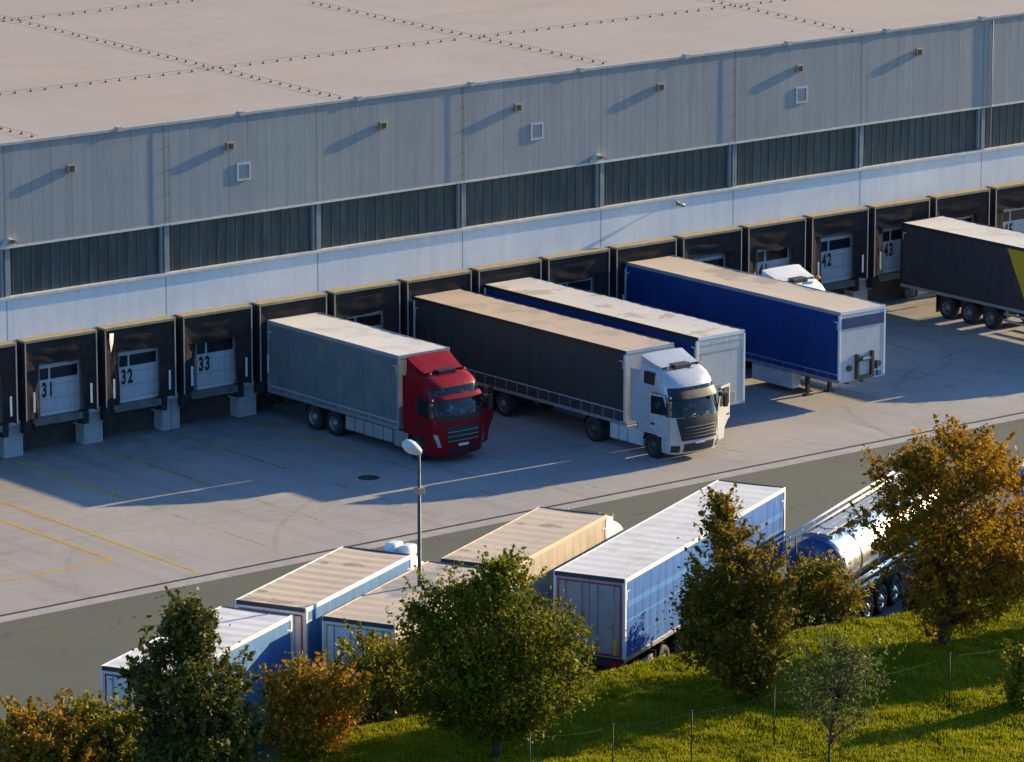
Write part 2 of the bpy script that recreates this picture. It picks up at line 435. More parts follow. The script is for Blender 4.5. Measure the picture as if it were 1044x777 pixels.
sheet('grassy_field', lambda x, y: 1.9, -400, 300, -330, -79, 6, 6, M['meadow_soil'])

# grass blades
def foliage_mat(name, cols, rough=.6, trans=.3, patch=.6, pscale=.9):
    n = NT(name)
    r = n.node('ShaderNodeValToRGB'); e = r.color_ramp.elements
    while len(e) < len(cols): e.new(.5)
    for i, cc in enumerate(cols): e[i].position = i/(len(cols)-1); e[i].color = (*cc, 1)
    ri = n.geo().outputs['Random Per Island']
    f = n.math('ADD', n.math('MULTIPLY', ri, 1-patch), n.math('MULTIPLY', n.ramp(n.noise(pscale, 3), .3, .7), patch), clamp=True)
    n.l.new(f, r.inputs[0])
    n.done(r.outputs[0], rough, 0, .18)
    tl = n.node('ShaderNodeBsdfTranslucent'); n.l.new(r.outputs[0], tl.inputs[0])
    mx = n.node('ShaderNodeMixShader'); mx.inputs[0].default_value = trans
    n.l.new(n.bsdf.outputs[0], mx.inputs[1]); n.l.new(tl.outputs[0], mx.inputs[2]); n.l.new(mx.outputs[0], n.out.inputs[0])
    return n.mat
def mesh_np(name, V, F, mat, parent=None):
    """V (n,3) array, F (m,k) array"""
    me = bpy.data.meshes.new(name); k = F.shape[1]
    me.vertices.add(len(V)); me.vertices.foreach_set('co', V.astype(np.float32).ravel())
    me.loops.add(F.size); me.loops.foreach_set('vertex_index', F.astype(np.int32).ravel())
    me.polygons.add(len(F)); me.polygons.foreach_set('loop_start', np.arange(0, F.size, k, dtype=np.int32))
    me.polygons.foreach_set('loop_total', np.full(len(F), k, dtype=np.int32))
    me.materials.append(mat); me.update(calc_edges=True)
    o = bpy.data.objects.new(name, me); COL.objects.link(o)
    if parent is not None: o.parent = parent
    return o
M['grass'] = foliage_mat('grass', [(.09,.105,.003),(.19,.20,.004),(.265,.26,.006),(.32,.28,.03)], trans=.45, patch=.5, pscale=.6)
a0 = np.array([-30.,-47.]); 
N = 240000
xs = rng.uniform(-30, 15, N); ys = rng.uniform(-66, -42.2, N)
# keep the wedge of meadow in front of the parked lorries
keep = (ys < -42.0) & (ys > -49 - 0.62*(xs+24)*0 - 1.0*np.clip(xs+30, 0, 40)*.55) & (ys > -64)
xs, ys = xs[keep], ys[keep]
zs = np.array([lawn_z(a, b) for a, b in zip(xs, ys)])
den = np.array([mnoise.noise(Vector((a*.7, b*.7, 3))) for a, b in zip(xs, ys)])
hh = .05 + .13*np.clip(den+.25, 0, 1)**1.3 + .05*rng.random(len(xs))*(1+1.5*(rng.random(len(xs)) < .05))
V = []; 
for k in range(2):
    th = rng.uniform(0, 2*np.pi, len(xs)); wd = .016 + .018*rng.random(len(xs)); ln = .6*hh*rng.random(len(xs)); t2 = rng.uniform(0, 2*np.pi, len(xs))
    ox = rng.normal(0, .05, len(xs)); oy = rng.normal(0, .05, len(xs))
    bx, by = xs+ox, ys+oy
    p0 = np.c_[bx-np.cos(th)*wd, by-np.sin(th)*wd, zs-.02]; p1 = np.c_[bx+np.cos(th)*wd, by+np.sin(th)*wd, zs-.02]
    p2 = np.c_[bx+np.cos(t2)*ln, by+np.sin(t2)*ln, zs+hh]
    V.append(np.stack([p0, p1, p2], 1).reshape(-1, 3))
V = np.concatenate(V); F = np.arange(len(V)).reshape(-1, 3)
o = mesh_np('meadow_grass', V, F, M['grass']); tag(o, 'bright green meadow grass covering the bank in the foreground', 'grass', kind='stuff')

# ------------------------------------------------------------------ warehouse
WX0, WX1, WD = -70.0, 120.0, 75.0
wh = empty('warehouse', (0, 0, 0), 0, 'long grey flat roofed warehouse behind the row of loading docks', 'warehouse')
# roof membrane
n = NT('roof_membrane'); X = n.xyz()
c = n.mix(n.ramp(n.noise(.12, 6, .6), .35, .66), (.352,.278,.224), (.315,.256,.21))
c = n.mix(n.ramp(n.noise(1, 5, .6, n.scaled(.5, .05, 1)), .45, .7, 0, .5), c, (.35,.295,.25))
c = n.mix(n.ramp(n.noise(1, 5, .6, n.scaled(.10, .6, 1)), .55, .75, 0, .25), c, (.20,.17,.14))
c = n.mix(n.math('MULTIPLY', n.lines(X[0], 1.55, .02), n.ramp(n.noise(.3, 3), .35, .7, 0, .4)), c, (.19,.165,.15))
c = n.mix(n.math('MULTIPLY', n.lines(X[1], 7.4, .03, 2), n.ramp(n.noise(.3, 3), .35, .7, 0, .35)), c, (.19,.165,.15))
c = n.mix(n.ramp(n.noise(.09, 4), .6, .72, 0, .5), c, (.33,.295,.27))
pd = n.math('ADD', n.noise(.16, 4, .55), n.math('MULTIPLY', n.noise(1.2, 3), .06))
ring = n.math('MULTIPLY', n.ramp(pd, .60, .625), n.ramp(pd, .64, .66, 1, .35))
c = n.mix(n.math('MULTIPLY', ring, .2), c, (.22,.18,.145))
M['roof_membrane'] = n.done(c, .8)
b = MB(); b.box(WX0, WX1, .06, WD, 12.1, 12.44); b.build('roof', M['roof_membrane'], wh)
b = MB(); b.box(WX0-.02, WX1+.02, -.055, .09, 12.42, 12.53)
x = -.9
while x < 70:
    b.box(x-.12, x+.12, -.075, .16, 12.40, 12.58); x += 5.9
b.build('roof_edge_trim', M['edge_trim'], wh)
# upper cladding
n = NT('cladding'); X = n.xyz()
cell = n.cell(X[0], .942, .1)
base = n.mix(cell, (.285,.289,.293), (.315,.317,.318))
c = n.mix(n.ramp(n.noise(.5, 5, .6), .35, .7, 0, .4), base, (.215,.225,.235))
st = n.ramp(n.noise(1, 5, .62, n.scaled(2.6, 1, .12)), .50, .74, 0, .55)
c = n.mix(st, c, (.17,.18,.19))
st2 = n.ramp(n.noise(1, 4, .6, n.scaled(4.5, 1, .22)), .56, .76, 0, .5)
c = n.mix(st2, c, (.42,.42,.42))
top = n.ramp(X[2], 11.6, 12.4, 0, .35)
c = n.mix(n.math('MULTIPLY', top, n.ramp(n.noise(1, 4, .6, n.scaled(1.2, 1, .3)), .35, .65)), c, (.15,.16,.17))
c = n.mix(n.math('MULTIPLY', n.lines(X[0], .942, .014, .1), .55), c, (.11,.115,.12))
c = n.mix(n.math('MULTIPLY', n.lines(X[0], 7.536, .035, .42), .55), c, (.10,.105,.11))
M['cladding'] = n.done(c, .6, .0, .3)
b = MB(); b.box(WX0, WX1, 0, .3, 8.4, 12.42); b.box(WX0, WX1, -.03, .0, 8.36, 8.44, 1)
b.build('upper_wall', [M['cladding'], M['sill']], wh)
# lower precast wall
n = NT('precast'); X = n.xyz()
c = n.mix(n.ramp(n.noise(.4, 5, .6), .35, .66), (.65,.64,.645), (.72,.70,.69))
st = n.ramp(n.noise(1, 5, .62, n.scaled(2.2, 1, .15)), .48, .72, 0, .45)
c = n.mix(st, c, (.48,.51,.54))
c = n.mix(n.ramp(n.noise(1.6, 5, .7), .55, .75, 0, .35), c, (.74,.75,.75))
c = n.mix(n.math('MULTIPLY', n.lines(X[0], 7.536, .03, .42), .7), c, (.15,.16,.17))
M['precast'] = n.done(c, .8)
b = MB(); b.box(WX0, WX1, 0, .3, 1.3, 6.34); b.build('lower_wall', M['precast'], wh)
b = MB(); b.box(WX0, WX1, .75, .95, -.2, 1.3); b.box(WX0, WX1, .3, .95, 1.3, 1.5); b.build('dock_recess', M['pit'], wh)
b = MB(); b.box(WX0, WX1, .95, WD, -.2, 12.1); b.build('core', M['precast'], wh)
b = MB(); b.box(WX0, WX1, -.085, .28, 6.34, 6.44); b.build('window_sill', M['sill'], wh)
# ribbed translucent window bands
n = NT('channel_glass'); X = n.xyz()
c = n.mix(n.ramp(n.noise(1, 4, .6, n.scaled(2.2, 1, .3)), .35, .7), (.026,.042,.044), (.066,.086,.087))
c = n.mix(n.ramp(n.noise(1, 4, .6, n.scaled(3.5, 1, .5)), .60, .76, 0, .65), c, (.14,.165,.175))
M['channel_glass'] = n.done(c, .35)
M['glass_rib'] = pbr('glass_rib', (.10,.12,.125), .5, var=.35, scale=3)
for k in range(-2, 10):
    xa = -.4 + 7.536*k + .22; xb = xa + 7.536 - .44
    if xb < -9 or xa > 66: continue
    b = MB(); b.box(xa, xb, .20, .27, 6.44, 8.4)
    x = xa + .2
    while x < xb-.05:
        b.box(x-.013, x+.013, .17, .20, 6.445, 8.395, 1); x += .452
    b.build('window', [M['channel_glass'], M['glass_rib']], wh)
    b = MB(); b.box(xa-.44, xa-.002, .06, .29, 6.442, 8.398); b.box(xa-.30, xa-.262, .02, .06, 6.45, 8.39, 1)
    b.build('pilaster', [M['pilaster'], M['dark_steel']], wh)
b = MB(); b.tube([(52.85,-.035,12.38),(52.85,-.035,6.5)], .028, 8); 
for z in (6.9, 8.9, 10.6, 12.0): b.box(52.80, 52.90, -.06, -.01, z-.02, z+.02)
b.build('downpipe', M['cladding'], wh)
for x in (-.3, 29.46):
    b = MB()
    b.grid(lambda u, v: (x-.35+.7*u, -.30+.36*v, 8.52+.24*math.sin(math.pi*u)+.02*v), 10, 2)
    b.box(x-.35, x+.35, -.02, -.004, 8.42, 8.55)
    b.build('outlet_hood', M['sill'], wh)
b = MB(); b.box(WX0, WX0+.06, 0, WD, -.2, 12.4)
# lightning conductors on the roof: a wire with a row of holders each
hold = None
def conductor(a, c, step, label):
    global hold
    a = Vector((*a, 12.44)); c = Vector((*c, 12.44)); L = (c-a).length; d = (c-a)/L
    e = empty('roof_conductor', a, 0, label, 'lightning conductor', 'lightning conductor lines on the warehouse roof')
    b = MB(); k = int(L/step)
    pts = [(d*(L*i/40) + Vector((0,0,.115+.01*random.random()))) for i in range(41)]
    b.tube(pts, .007, 4); b.build('wire', M['wire'], e)
    for i in range(k):
        if hold is None:
            b = MB(); b.cyl((0,0,0),(0,0,.05), .062, .046, 8); b.cyl((0,0,.045),(0,0,.11), .02, .016, 6); hold = b.build('holder', M['holder'], e); h = hold
        else:
            h = hold.copy(); COL.objects.link(h); h.parent = e
        h.location = d*((i+.5)*step) + Vector((random.uniform(-.05,.05), random.uniform(-.05,.05), 0))
conductor((-1, 10.1), (30.5, 10.1), .74, 'line of small dark holders running parallel to the roof edge, left stretch')
conductor((31, 10.0), (62, 10.0), .74, 'line of small dark holders running parallel to the roof edge, right stretch')
conductor((14, 27.2), (36, 27.2), .74, 'farthest holder line parallel to the edge at the top left of the roof')
conductor((1.5, .5), (1.5, 12), .74, 'short holder line meeting the roof edge at the far left')
conductor((16.3, .3), (18.0, 29.5), .74, 'holder line crossing the roof towards the edge, above the paving light of bay 33')
conductor((30.5, .5), (31.6, 24), .74, 'middle holder line crossing the roof towards the edge')
conductor((45.0, .5), (46.6, 13), .74, 'holder line meeting the roof edge near the top right')
# things on the facade
lampd = ['above the first roof holder line', 'left of the first small vent', 'beside the second wall cable', 'left of the middle vent', 'right of the middle vent and hood', 'above the right hand vent', 'nearest the downpipe at the right']
for x, z, t in zip([2.64,10.27,17.98,25.1,32.96,41.0,48.2,56.0], [11.18,11.23,11.24,11.24,11.3,11.31,11.34,11.34], lampd):
    e = empty('wall_lamp', (x, 0, z), 0, 'small tan box floodlight high on the grey wall, '+t, 'wall lamp', 'floodlights under the roof edge')
    b = MB(); b.box(-.18, .18, -.14, -.02, -.17, .17, c=.015); b.box(-.05,.05,-.02,.0,-.05,.05); b.build('housing', M['lamp_box'], e)
    b = MB(); b.box(-.10, .14, -.148, -.142, -.10, .12); b.build('lens', M['lamp_pane'], e)
for x, t in zip([10.98, 26.18, 41.2], ['above bay 34 on the left', 'in the middle of the facade', 'on the right under a lamp']):
    e = empty('wall_vent', (x, 0, 10.12), 0, 'small white framed square vent in the grey wall, '+t, 'vent', 'square vents in the upper wall')
    b = MB(); 
    for (x0,x1,z0,z1) in ((-.34,.34,.28,.36),(-.34,.34,-.36,-.28),(-.34,-.26,-.28,.28),(.26,.34,-.28,.28)): b.box(x0,x1,-.035,0,z0,z1)
    b.build('frame', M['vent_frame'], e)
    b = MB(); b.box(-.26,.26,-.02,-.003,-.28,.28)
    for i in range(5): b.box(-.26,.26,-.03,-.02,-.26+.11*i,-.21+.11*i)
    b.build('louvre', M['vent_mesh'], e)
for i, (x, t) in enumerate([(7.32,'above bay 32'), (22.25,'left of the middle vent'), (37.3,'left of the right vent')]):
    e = empty('wall_cable', (x, 0, 6.5), 0, 'thin vertical conductor cable clamped to the grey wall, '+t, 'cable', 'conductor cables on the facade')
    b = MB(); b.tube([(0,-.045,0),(0,-.045,5.7),(0,-.04,5.85),(0,.03,6.1)], .008, 5); b.build('wire', M['wire'], e)
    b = MB()
    for z in np.arange(.3, 5.8, .95): b.box(-.015,.015,-.05,0,z-.012,z+.012)
    b.build('clamps', M['dark_steel'], e)
e = empty('security_camera', (33.9, 0, 6.12), 0, 'small wall camera on a bracket below the window sill', 'camera')
b = MB(); b.tube([(0,0,.1),(0,-.2,.12),(0,-.25,.05)], .03, 6); b.build('bracket', M['white_plain'], e)
b = MB(); b.cyl((-.12,-.2,.03),(.2,-.42,-.05), .075, n=10); b.build('body', M['lamp_box'], e)

# ------------------------------------------------------------------ loading docks
def digits(txt, h, parent, loc, mat):
    cu = bpy.data.curves.new('door_number', 'FONT'); cu.body = txt; cu.size = h/.70; cu.extrude = .002; cu.offset = .034; cu.space_character = 1.25
    t = bpy.data.objects.new('tmp', cu); COL.objects.link(t)
    bpy.context.view_layer.update()
    me = bpy.data.meshes.new_from_object(t.evaluated_get(bpy.context.evaluated_depsgraph_get()))
    bpy.data.objects.remove(t); me.materials.clear(); me.materials.append(mat)
    o = bpy.data.objects.new('door_number', me); COL.objects.link(o); o.parent = parent
    o.location = loc; o.rotation_euler = (R(90), 0, 0); o.scale = (.62, 1, 1)
    return o
DW, DD, DP, DZ = 3.382, .575, 3.768, 4.69
def dock(k, label):
    rr = random.Random(k*13)
    x0 = (k-31)*DP
    e = empty('dock_shelter', (x0, 0, 0), 0, label, 'loading dock', 'loading dock shelters along the warehouse')
    b = MB(); b.box(-.02, DW+.02, -DD-.01, 0, DZ-.05, DZ+.03); b.build('shelter_roof', M['timber_top'], e)
    for xa in (0, DW-.07):
        b = MB(); b.box(xa, xa+.07, -DD+.03, 0, 1.5, DZ-.05); b.build('side_wall', M['curtain_black'], e)
    b = MB(); b.box(0, .045, -DD, -DD+.03, 1.52, DZ-.05); b.box(DW-.045, DW, -DD, -DD+.03, 1.52, DZ-.05); b.box(.045, DW-.045, -DD, -DD+.03, DZ-.075, DZ-.05); b.build('edge_trim', M['edge_trim'], e)
    # head curtain with slack folds and an uneven lower hem
    ph = rr.uniform(0, 6); sag = rr.uniform(.05, .35); lift = rr.uniform(-.08, .12); sd_ = rr.uniform(0, 50)
    def hc(u, v):
        x = .06 + (DW-.12)*u
        hem = 3.62 + lift + .07*math.sin(3*u+ph) - sag*.3*math.sin(math.pi*u)**2 + .07*mnoise.noise(Vector((u*7, sd_, 0)))
        z = DZ-.08 + (hem-(DZ-.08))*v
        q_ = v*1.15 - .42*math.sin(math.pi*u)*(.6+sag) + .12*mnoise.noise(Vector((u*2.2, v*1.4, sd_)))
        sw = .5+.5*math.sin(q_*11+ph) 
        y = -DD+.06 + .05*v*sw*math.sin(math.pi*u)**.5 - .05*math.sin(math.pi*u)*math.sin(math.pi*v)*sag*2 + .05*v*mnoise.noise(Vector((u*3, v*1.5, sd_+3)))
        return (x, y, z)
    b = MB(); b.grid(hc, 30, 10); b.build('head_curtain', M['curtain_black'], e, fixn=False)
    for s, (xa, xb) in enumerate(((.06, .66 + rr.uniform(-.06,.08)), (2.74 + rr.uniform(-.08,.08), DW-.06))):
        p2 = rr.uniform(0, 6); bl = rr.uniform(0, .14)
        def sc(u, v, xa=xa, xb=xb, p2=p2, bl=bl, s=s):
            z = 1.55 + (DZ-.1-1.55)*v
            inn = (u if s == 0 else 1-u)
            x = xa + (xb-xa)*u + inn*(.05*math.sin(4*v+p2))*(1 if s == 0 else -1)
            y = -DD+.05 + inn*.10 + .11*inn*abs(mnoise.noise(Vector((u*2.5, v*4, p2*7)))) + .05*inn*math.sin(3*u+p2) - .07*bl*4*inn*max(0, mnoise.noise(Vector((u*2, v*2.2, p2*3+40))))
            return (x, y, z)
        b = MB(); b.grid(sc, 8, 18); o = b.build('side_curtain', M['curtain_black'], e, fixn=False)
        xs_ = .35 if s == 0 else 3.03
        b = MB(); b.box(xs_, xs_+.085, -DD-.004, -DD+.026, 1.83, 2.62); b.build('guide_strip', M['white_plain'], o)
    # sectional door with a window row
    b = MB(); b.box(.96, 2.86, -.05, -.002, 1.60, 3.52)
    for z in (2.14, 2.68): b.box(.96, 2.86, -.054, -.05, z-.008, z+.008, 1)
    d = b.build('door', [M['door_panel'], M['jamb']], e)
    for xa, xb in ((1.0, 1.40), (1.49, 2.76)):
        b = MB(); b.box(xa, xb, -.058, -.052, 2.93, 3.38); b.build('door_window', M['door_glass'], d)
    digits(str(k), .55, d, (1.08, -.056, 2.25), M['number_black'])
    b = MB(); b.box(.72, .95, -.10, -.002, 1.35, 3.6); b.box(2.87, 3.08, -.10, -.002, 1.35, 3.6); b.box(.95, 2.87, -.09, -.002, 3.53, 3.66); b.build('door_frame', M['jamb'], e)
    b = MB(); b.box(.5, 2.9, -.34, -.004, 1.31, 1.47); b.box(.55, 2.85, -.36, -.345, 1.20, 1.42)
    b.build('dock_leveller', M['lip_steel'], e)
    for xa in (.06, 2.78):
        b = MB(); b.box(xa, xa+.30, -.36, -.02, .95, 1.5, c=.02); b.build('bumper', M['rubber'], e)
    return e
seen = {30: 'dock shelter cut by the left frame edge, its door mostly out of view', 31: 'dock shelter whose white door is numbered 31', 32: 'dock shelter with door number 32 and a torn curtain corner', 33: 'dock shelter with door number 33, just left of the red lorry',
 34: 'dock shelter the red lorry is backed into', 35: 'empty dock shelter between the red lorry and the dark grey trailer', 36: 'dock shelter the dark grey trailer is backed into', 37: 'dock shelter holding the white fronted blue trailer',
 38: 'empty dock shelter between the two blue trailers', 39: 'dock shelter holding the royal blue trailer with the black front frame', 40: 'dock shelter right of the royal blue trailer rear, door hidden', 41: 'dock shelter with door number 41, behind the white tractor roof',
 42: 'dock shelter with door number 42, second left of the black trailer', 43: 'dock shelter with door number 43, beside the rear corner of the black trailer', 44: 'dock shelter whose lower half is hidden by the black and yellow trailer', 45: 'dock shelter at the right frame edge, beyond the pale wall gap'}
for k in range(30, 46): dock(k, seen[k])
# light torn flap on bay 32
def pier(k, label):
    x = (k-31)*DP + DW + .193
    e = empty('dock_pier', (x, .1, 0), 0, label, 'concrete pier', 'concrete piers between the docks')
    b = MB()
    if k in (32,): b.box(-.42, -.02, 0, .6, 0, 1.5); b.box(.03, .42, .02, .6, 0, 1.5)
    else: b.box(-.44, .44, 0, .6, 0, 1.5)
    b.build('shaft', M['concrete'], e)
    for xa in (-.78, .445):
        b = MB(); b.box(xa, xa+.335, -.12, .3, .86, .93); b.build('ledge', M['concrete'], e)
nm = {29:'leftmost pale concrete pier, at the frame edge', 30:'pale concrete pier left of bay 31', 31:'pale concrete pier between bays 31 and 32', 32:'split concrete pier with a central groove between bays 32 and 33', 33:'pale concrete pier between bay 33 and the red lorry', 34:'concrete pier right behind the red lorry box',
 35:'concrete pier left of the dark grey trailer rear', 36:'concrete pier between the dark grey and white fronted blue trailers', 37:'concrete pier behind the white fronted blue trailer', 38:'concrete pier left of the royal blue trailer rear', 39:'concrete pier right of the royal blue trailer rear', 40:'concrete pier by the white tractor rear', 41:'concrete pier between bays 41 and 42', 42:'pale concrete pier between bays 42 and 43', 43:'concrete pier behind the black trailer', 44:'concrete pier below the pale wall gap at the right'}
for k in range(30, 45): pier(k, nm[k])
b = MB()
b.add([(0,-.16,0),(.30,-.02,-.05),(.26,-.03,-.42),(.11,-.08,-.80),(.0,-.15,-.3)], [(0,1,2),(0,2,4),(2,3,4)])
o = b.build('torn_curtain_flap', M['sill'], fixn=False); o.location = ((32-31)*DP+.10, -DD-.005, DZ-.15)
tag(o, 'pale torn flap hanging from the upper left corner of bay 32', 'flap')

# ------------------------------------------------------------------ vehicles
def wheel(parent, x, y, r=.5, wd=.3, z=None, name='wheel', rimmat='rim', s=-1, dual=False):
    """x is the outer face; s=-1 wheel on the -x side"""
    z = r if z is None else z
    inn = x - s*(wd*(2.05 if dual else 1))
    b = MB()
    ax = (s, 0, 0); c = (inn, y, z); W_ = abs(x-inn)
    b.lathe([(r*.55,0),(r*.93,0),(r,.05),(r,W_-.05),(r*.93,W_),(r*.60,W_-.01),(r*.56,W_-.05)], c, ax, 26)
    b.lathe([(.02,.0),(r*.55,0)], c, ax, 26)
    o = b.build(name, M['rubber'], parent)
    d = .10 if dual else .03
    b = MB(); b.lathe([(r*.59,W_-.02),(r*.55,W_-.035),(r*.48,W_-d-.03),(r*.34,W_-d),(r*.30,W_-.02),(r*.18,W_+.0),(r*.16,W_+.03),(.003,W_+.035)], c, ax, 20)
    for i in range(8):
        t = 2*math.pi*i/8
        b.cyl((x-s*(d-.0), y+math.cos(t)*r*.40, z+math.sin(t)*r*.40), (x-s*(d-.025), y+math.cos(t)*r*.40, z+math.sin(t)*r*.40), .045, n=6, mat=1)
    b.build('rim', [M[rimmat], M['dark_steel']], o)
    return o

def cargo_box(root, L, y0, H, zb, mats, ribs=True, tape='red_tape', rear='white_plain', front=True, bow=.7, rail='dark_steel', rimtop=None, rear_rail=None, W=2.55):
    """box body of a trailer or lorry; rear at y0, front at y0-L (local)"""
    y1 = y0 - L; h = W/2
    rn = random.Random(int(L*100+y0*7+H*31+len(mats['roof'])))
    a1, a2 = rn.uniform(0, 6), rn.uniform(0, 6)
    b = MB()
    def rf(u, v):
        x = -h+.05+(W-.1)*u; y = y0-.04-(L-.08)*v
        return (x, y, H - .012 + mats.get('ribs', .004)*math.cos(2*math.pi*(y-y0)/bow) - .012*math.sin(math.pi*u) + .010*math.sin(1.3*y+a1)*math.sin(3*u+a2))
    b.grid(rf, 8, int(L*10)); b.box(-h+.03, h-.03, y1+.03, y0-.03, H-.12, H-.045)
    b.build('roof', M[mats['roof']], root, fixn=False)
    rt = M[rimtop or 'dark_steel']
    for s in (-1, 1):
        b = MB(); b.box(s*h, s*(h-.05), y1, y0, H-.14, H+.006, c=.012); b.build('roof_rail', rt, root)
    for ya, yb in ((y0-.045, y0), (y1, y1+.05)):
        b = MB(); b.box(-h+.052, h-.052, ya, yb, H-.13, H+.004); b.build('roof_header', M[rear_rail or mats.get('post', 'white_plain')], root)
    # side curtains with gentle ripple
    for s in (-1, 1):
        def cf(u, v, s=s):
            y = y0-.10-(L-.2)*u; z = zb+.02+(H-.15-zb)*v
            rip = .006*math.sin(2*math.pi*y/.62+a1) + .010*math.sin(1.1*y+a2)*math.sin(math.pi*v) + .004*math.sin(2*math.pi*y/.31+v*2)
            return (s*(h-.018+rip*(math.sin(math.pi*v)**.5 if v < 1 else 0)), y, z)
        b = MB(); b.grid(cf, int(L*12), 8); b.build('side_curtain', M[mats['side']], root, fixn=False)
        for y in (y0-.055, y1+.055):
            b = MB(); b.box(s*h, s*(h-.09), y-.055, y+.055, zb-.02, H-.14); b.build('corner_post', M[mats.get('post', 'white_plain')], root)
        b = MB(); b.box(s*(h+.006), s*(h-.05), y1, y0, zb-.11, zb+.02); b.build('side_rail', M[mats.get('rail', 'alu')], root)
        # light reinforced corners of the tarpaulin
        b = MB()
        for y, q in ((y0-.14, -1), (y1+.14, 1)):
            b.box(s*(h+.004), s*(h-.0), y, y+q*.03, H-.75, H-.45); b.box(s*(h+.004), s*(h-.0), y, y+q*.22, H-.45, H-.42)
        b.build('corner_mark', M['white_plain'], root)
    b = MB(); b.box(-h+.1, h-.1, y1+.06, y0-.06, zb-.10, zb+.02); b.build('floor', M['dark_steel'], root)
    # front bulkhead
    b = MB(); b.box(-h+.09, h-.09, y1+.012, y1+.07, zb-.1, H-.13); b.build('front_panel', M[mats.get('front', 'white_plain')], root)
    # rear doors
    for s in (-1, 1):
        b = MB(); b.box(s*.008, s*(h-.10), y0-.06, y0-.012, zb+.0, H-.14)
        d = b.build('rear_door', M[rear], root)
        b = MB()
        for xx in (.28, .85): b.cyl((s*xx, y0+.012, zb+.05), (s*xx, y0+.012, H-.2), .017, n=6); 
        for xx in (.28, .85): b.box(s*xx-.05, s*xx+.05, y0-.01, y0+.02, zb+.45, zb+.5)
        b.build('lock_rod', M['grey_metal'], d)
        if tape:
            b = MB(); b.box(s*(h-.20), s*(h-.14), y0-.010, y0-.006, zb+.05, H-.22); b.box(s*.02, s*(h-.20), y0-.010, y0-.006, H-.28, H-.22); b.box(s*.02, s*(h-.20), y0-.010, y0-.006, zb+.05, zb+.12)
            b.build('reflective_tape', M[tape], d)

def rear_end(root, y0, zb, W=2.55, plate='yellow'):
    h = W/2
    b = MB(); b.box(-h+.02, h-.02, y0-.12, y0+.02, zb-.28, zb-.11); b.build('rear_bumper', M['dark_steel'], root)
    for s in (-1, 1):
        b = MB(); b.box(s*(h-.08), s*(h-.50), y0+.02, y0+.04, zb-.26, zb-.13); b.build('tail_lamp', M['red_lens'], root)
    b = MB(); b.box(-h+.12, h-.12, y0-.35, y0-.25, .42, .54); b.box(-.6, -.5, y0-.35, y0-.25, .54, zb-.1); b.box(.5, .6, y0-.35, y0-.25, .54, zb-.1); b.build('underrun_bar', M['galv'], root)

def chassis(root, ya, yb, z0, z1, half=.45):
    b = MB()
    for s in (-1, 1): b.box(s*half, s*(half-.09), yb, ya, z0, z1)
    y = ya-.3
    while y > yb: b.box(-half+.09, half-.09, y-.05, y+.05, z0+.05, z1-.05); y -= 1.4
    b.build('chassis', M['dark_steel'], root)

def mudguard(root, x, y, r, s, wd=.36):
    b = MB(); R_ = r+.09
    def g(u, v):
        t = math.pi*(.08+.84*u); return (x - s*wd*v, y+R_*math.cos(t), r+R_*math.sin(t))
    b.grid(g, 12, 1); b.build('mudguard', M['black_plastic'], root, fixn=False)

def semitrailer(loc, rz, label, mats, L=13.62, H=4.0, zb=1.22, wheels=(3.0,4.31,5.62), toolbox=None, legs=True, tape='red_tape', rear='white_plain', guard=True, low_flap=True, r=.5, **kw):
    root = empty('semitrailer', (*loc, loc[2] if len(loc) > 2 else 0)[:3], rz, label, 'trailer')
    cargo_box(root, L, 0, H, zb, mats, tape=tape, rear=rear, **kw)
    rear_end(root, 0, zb); chassis(root, -.2, -L+.4, .82, zb-.11)
    for y in wheels:
        b = MB(); b.cyl((-.95, -y, r), (.95, -y, r), .07, n=8); b.box(-.5,.5,-y-.06,-y+.06,r,zb-.25); b.build('axle', M['dark_steel'], root)
        for s in (-1, 1):
            wheel(root, s*1.26, -y, r, .36, s=s); mudguard(root, s*1.25, -y, r, s)
    if legs:
        for s in (-1, 1):
            b = MB(); b.box(s*.62-.07, s*.62+.07, -L+2.55, -L+2.70, .12, zb-.1); b.box(s*.62-.05, s*.62+.05, -L+2.58, -L+2.67, .02, .4); b.box(s*.62-.16, s*.62+.16, -L+2.48, -L+2.78, 0, .05); b.build('landing_leg', M['dark_steel'], root)
    if guard:
        for s in (-1, 1):
            b = MB()
            for z in (.48, .78): b.box(s*1.25, s*1.21, -L+3.3, -wheels[-1]-.85, z, z+.10)
            for y in np.arange(wheels[-1]+1.0, L-3.3, 1.25): b.box(s*1.21, s*1.17, -y-.03, -y+.03, .48, zb-.1)
            b.build('side_guard', M['alu'], root)
    if toolbox:
        for s in (-1, 1):
            b = MB(); b.box(s*1.22, s*.75, -toolbox[0], -toolbox[1], .30, zb-.13, c=.03); b.build('tool_box', M['toolbox'], root)
    if low_flap:
        for s in (-1, 1):
            b = MB(); b.box(s*1.25, s*.85, -wheels[0]+.66, -wheels[0]+.69, .2, 1.0); b.build('mudflap', M['rubber'], root)
    return root

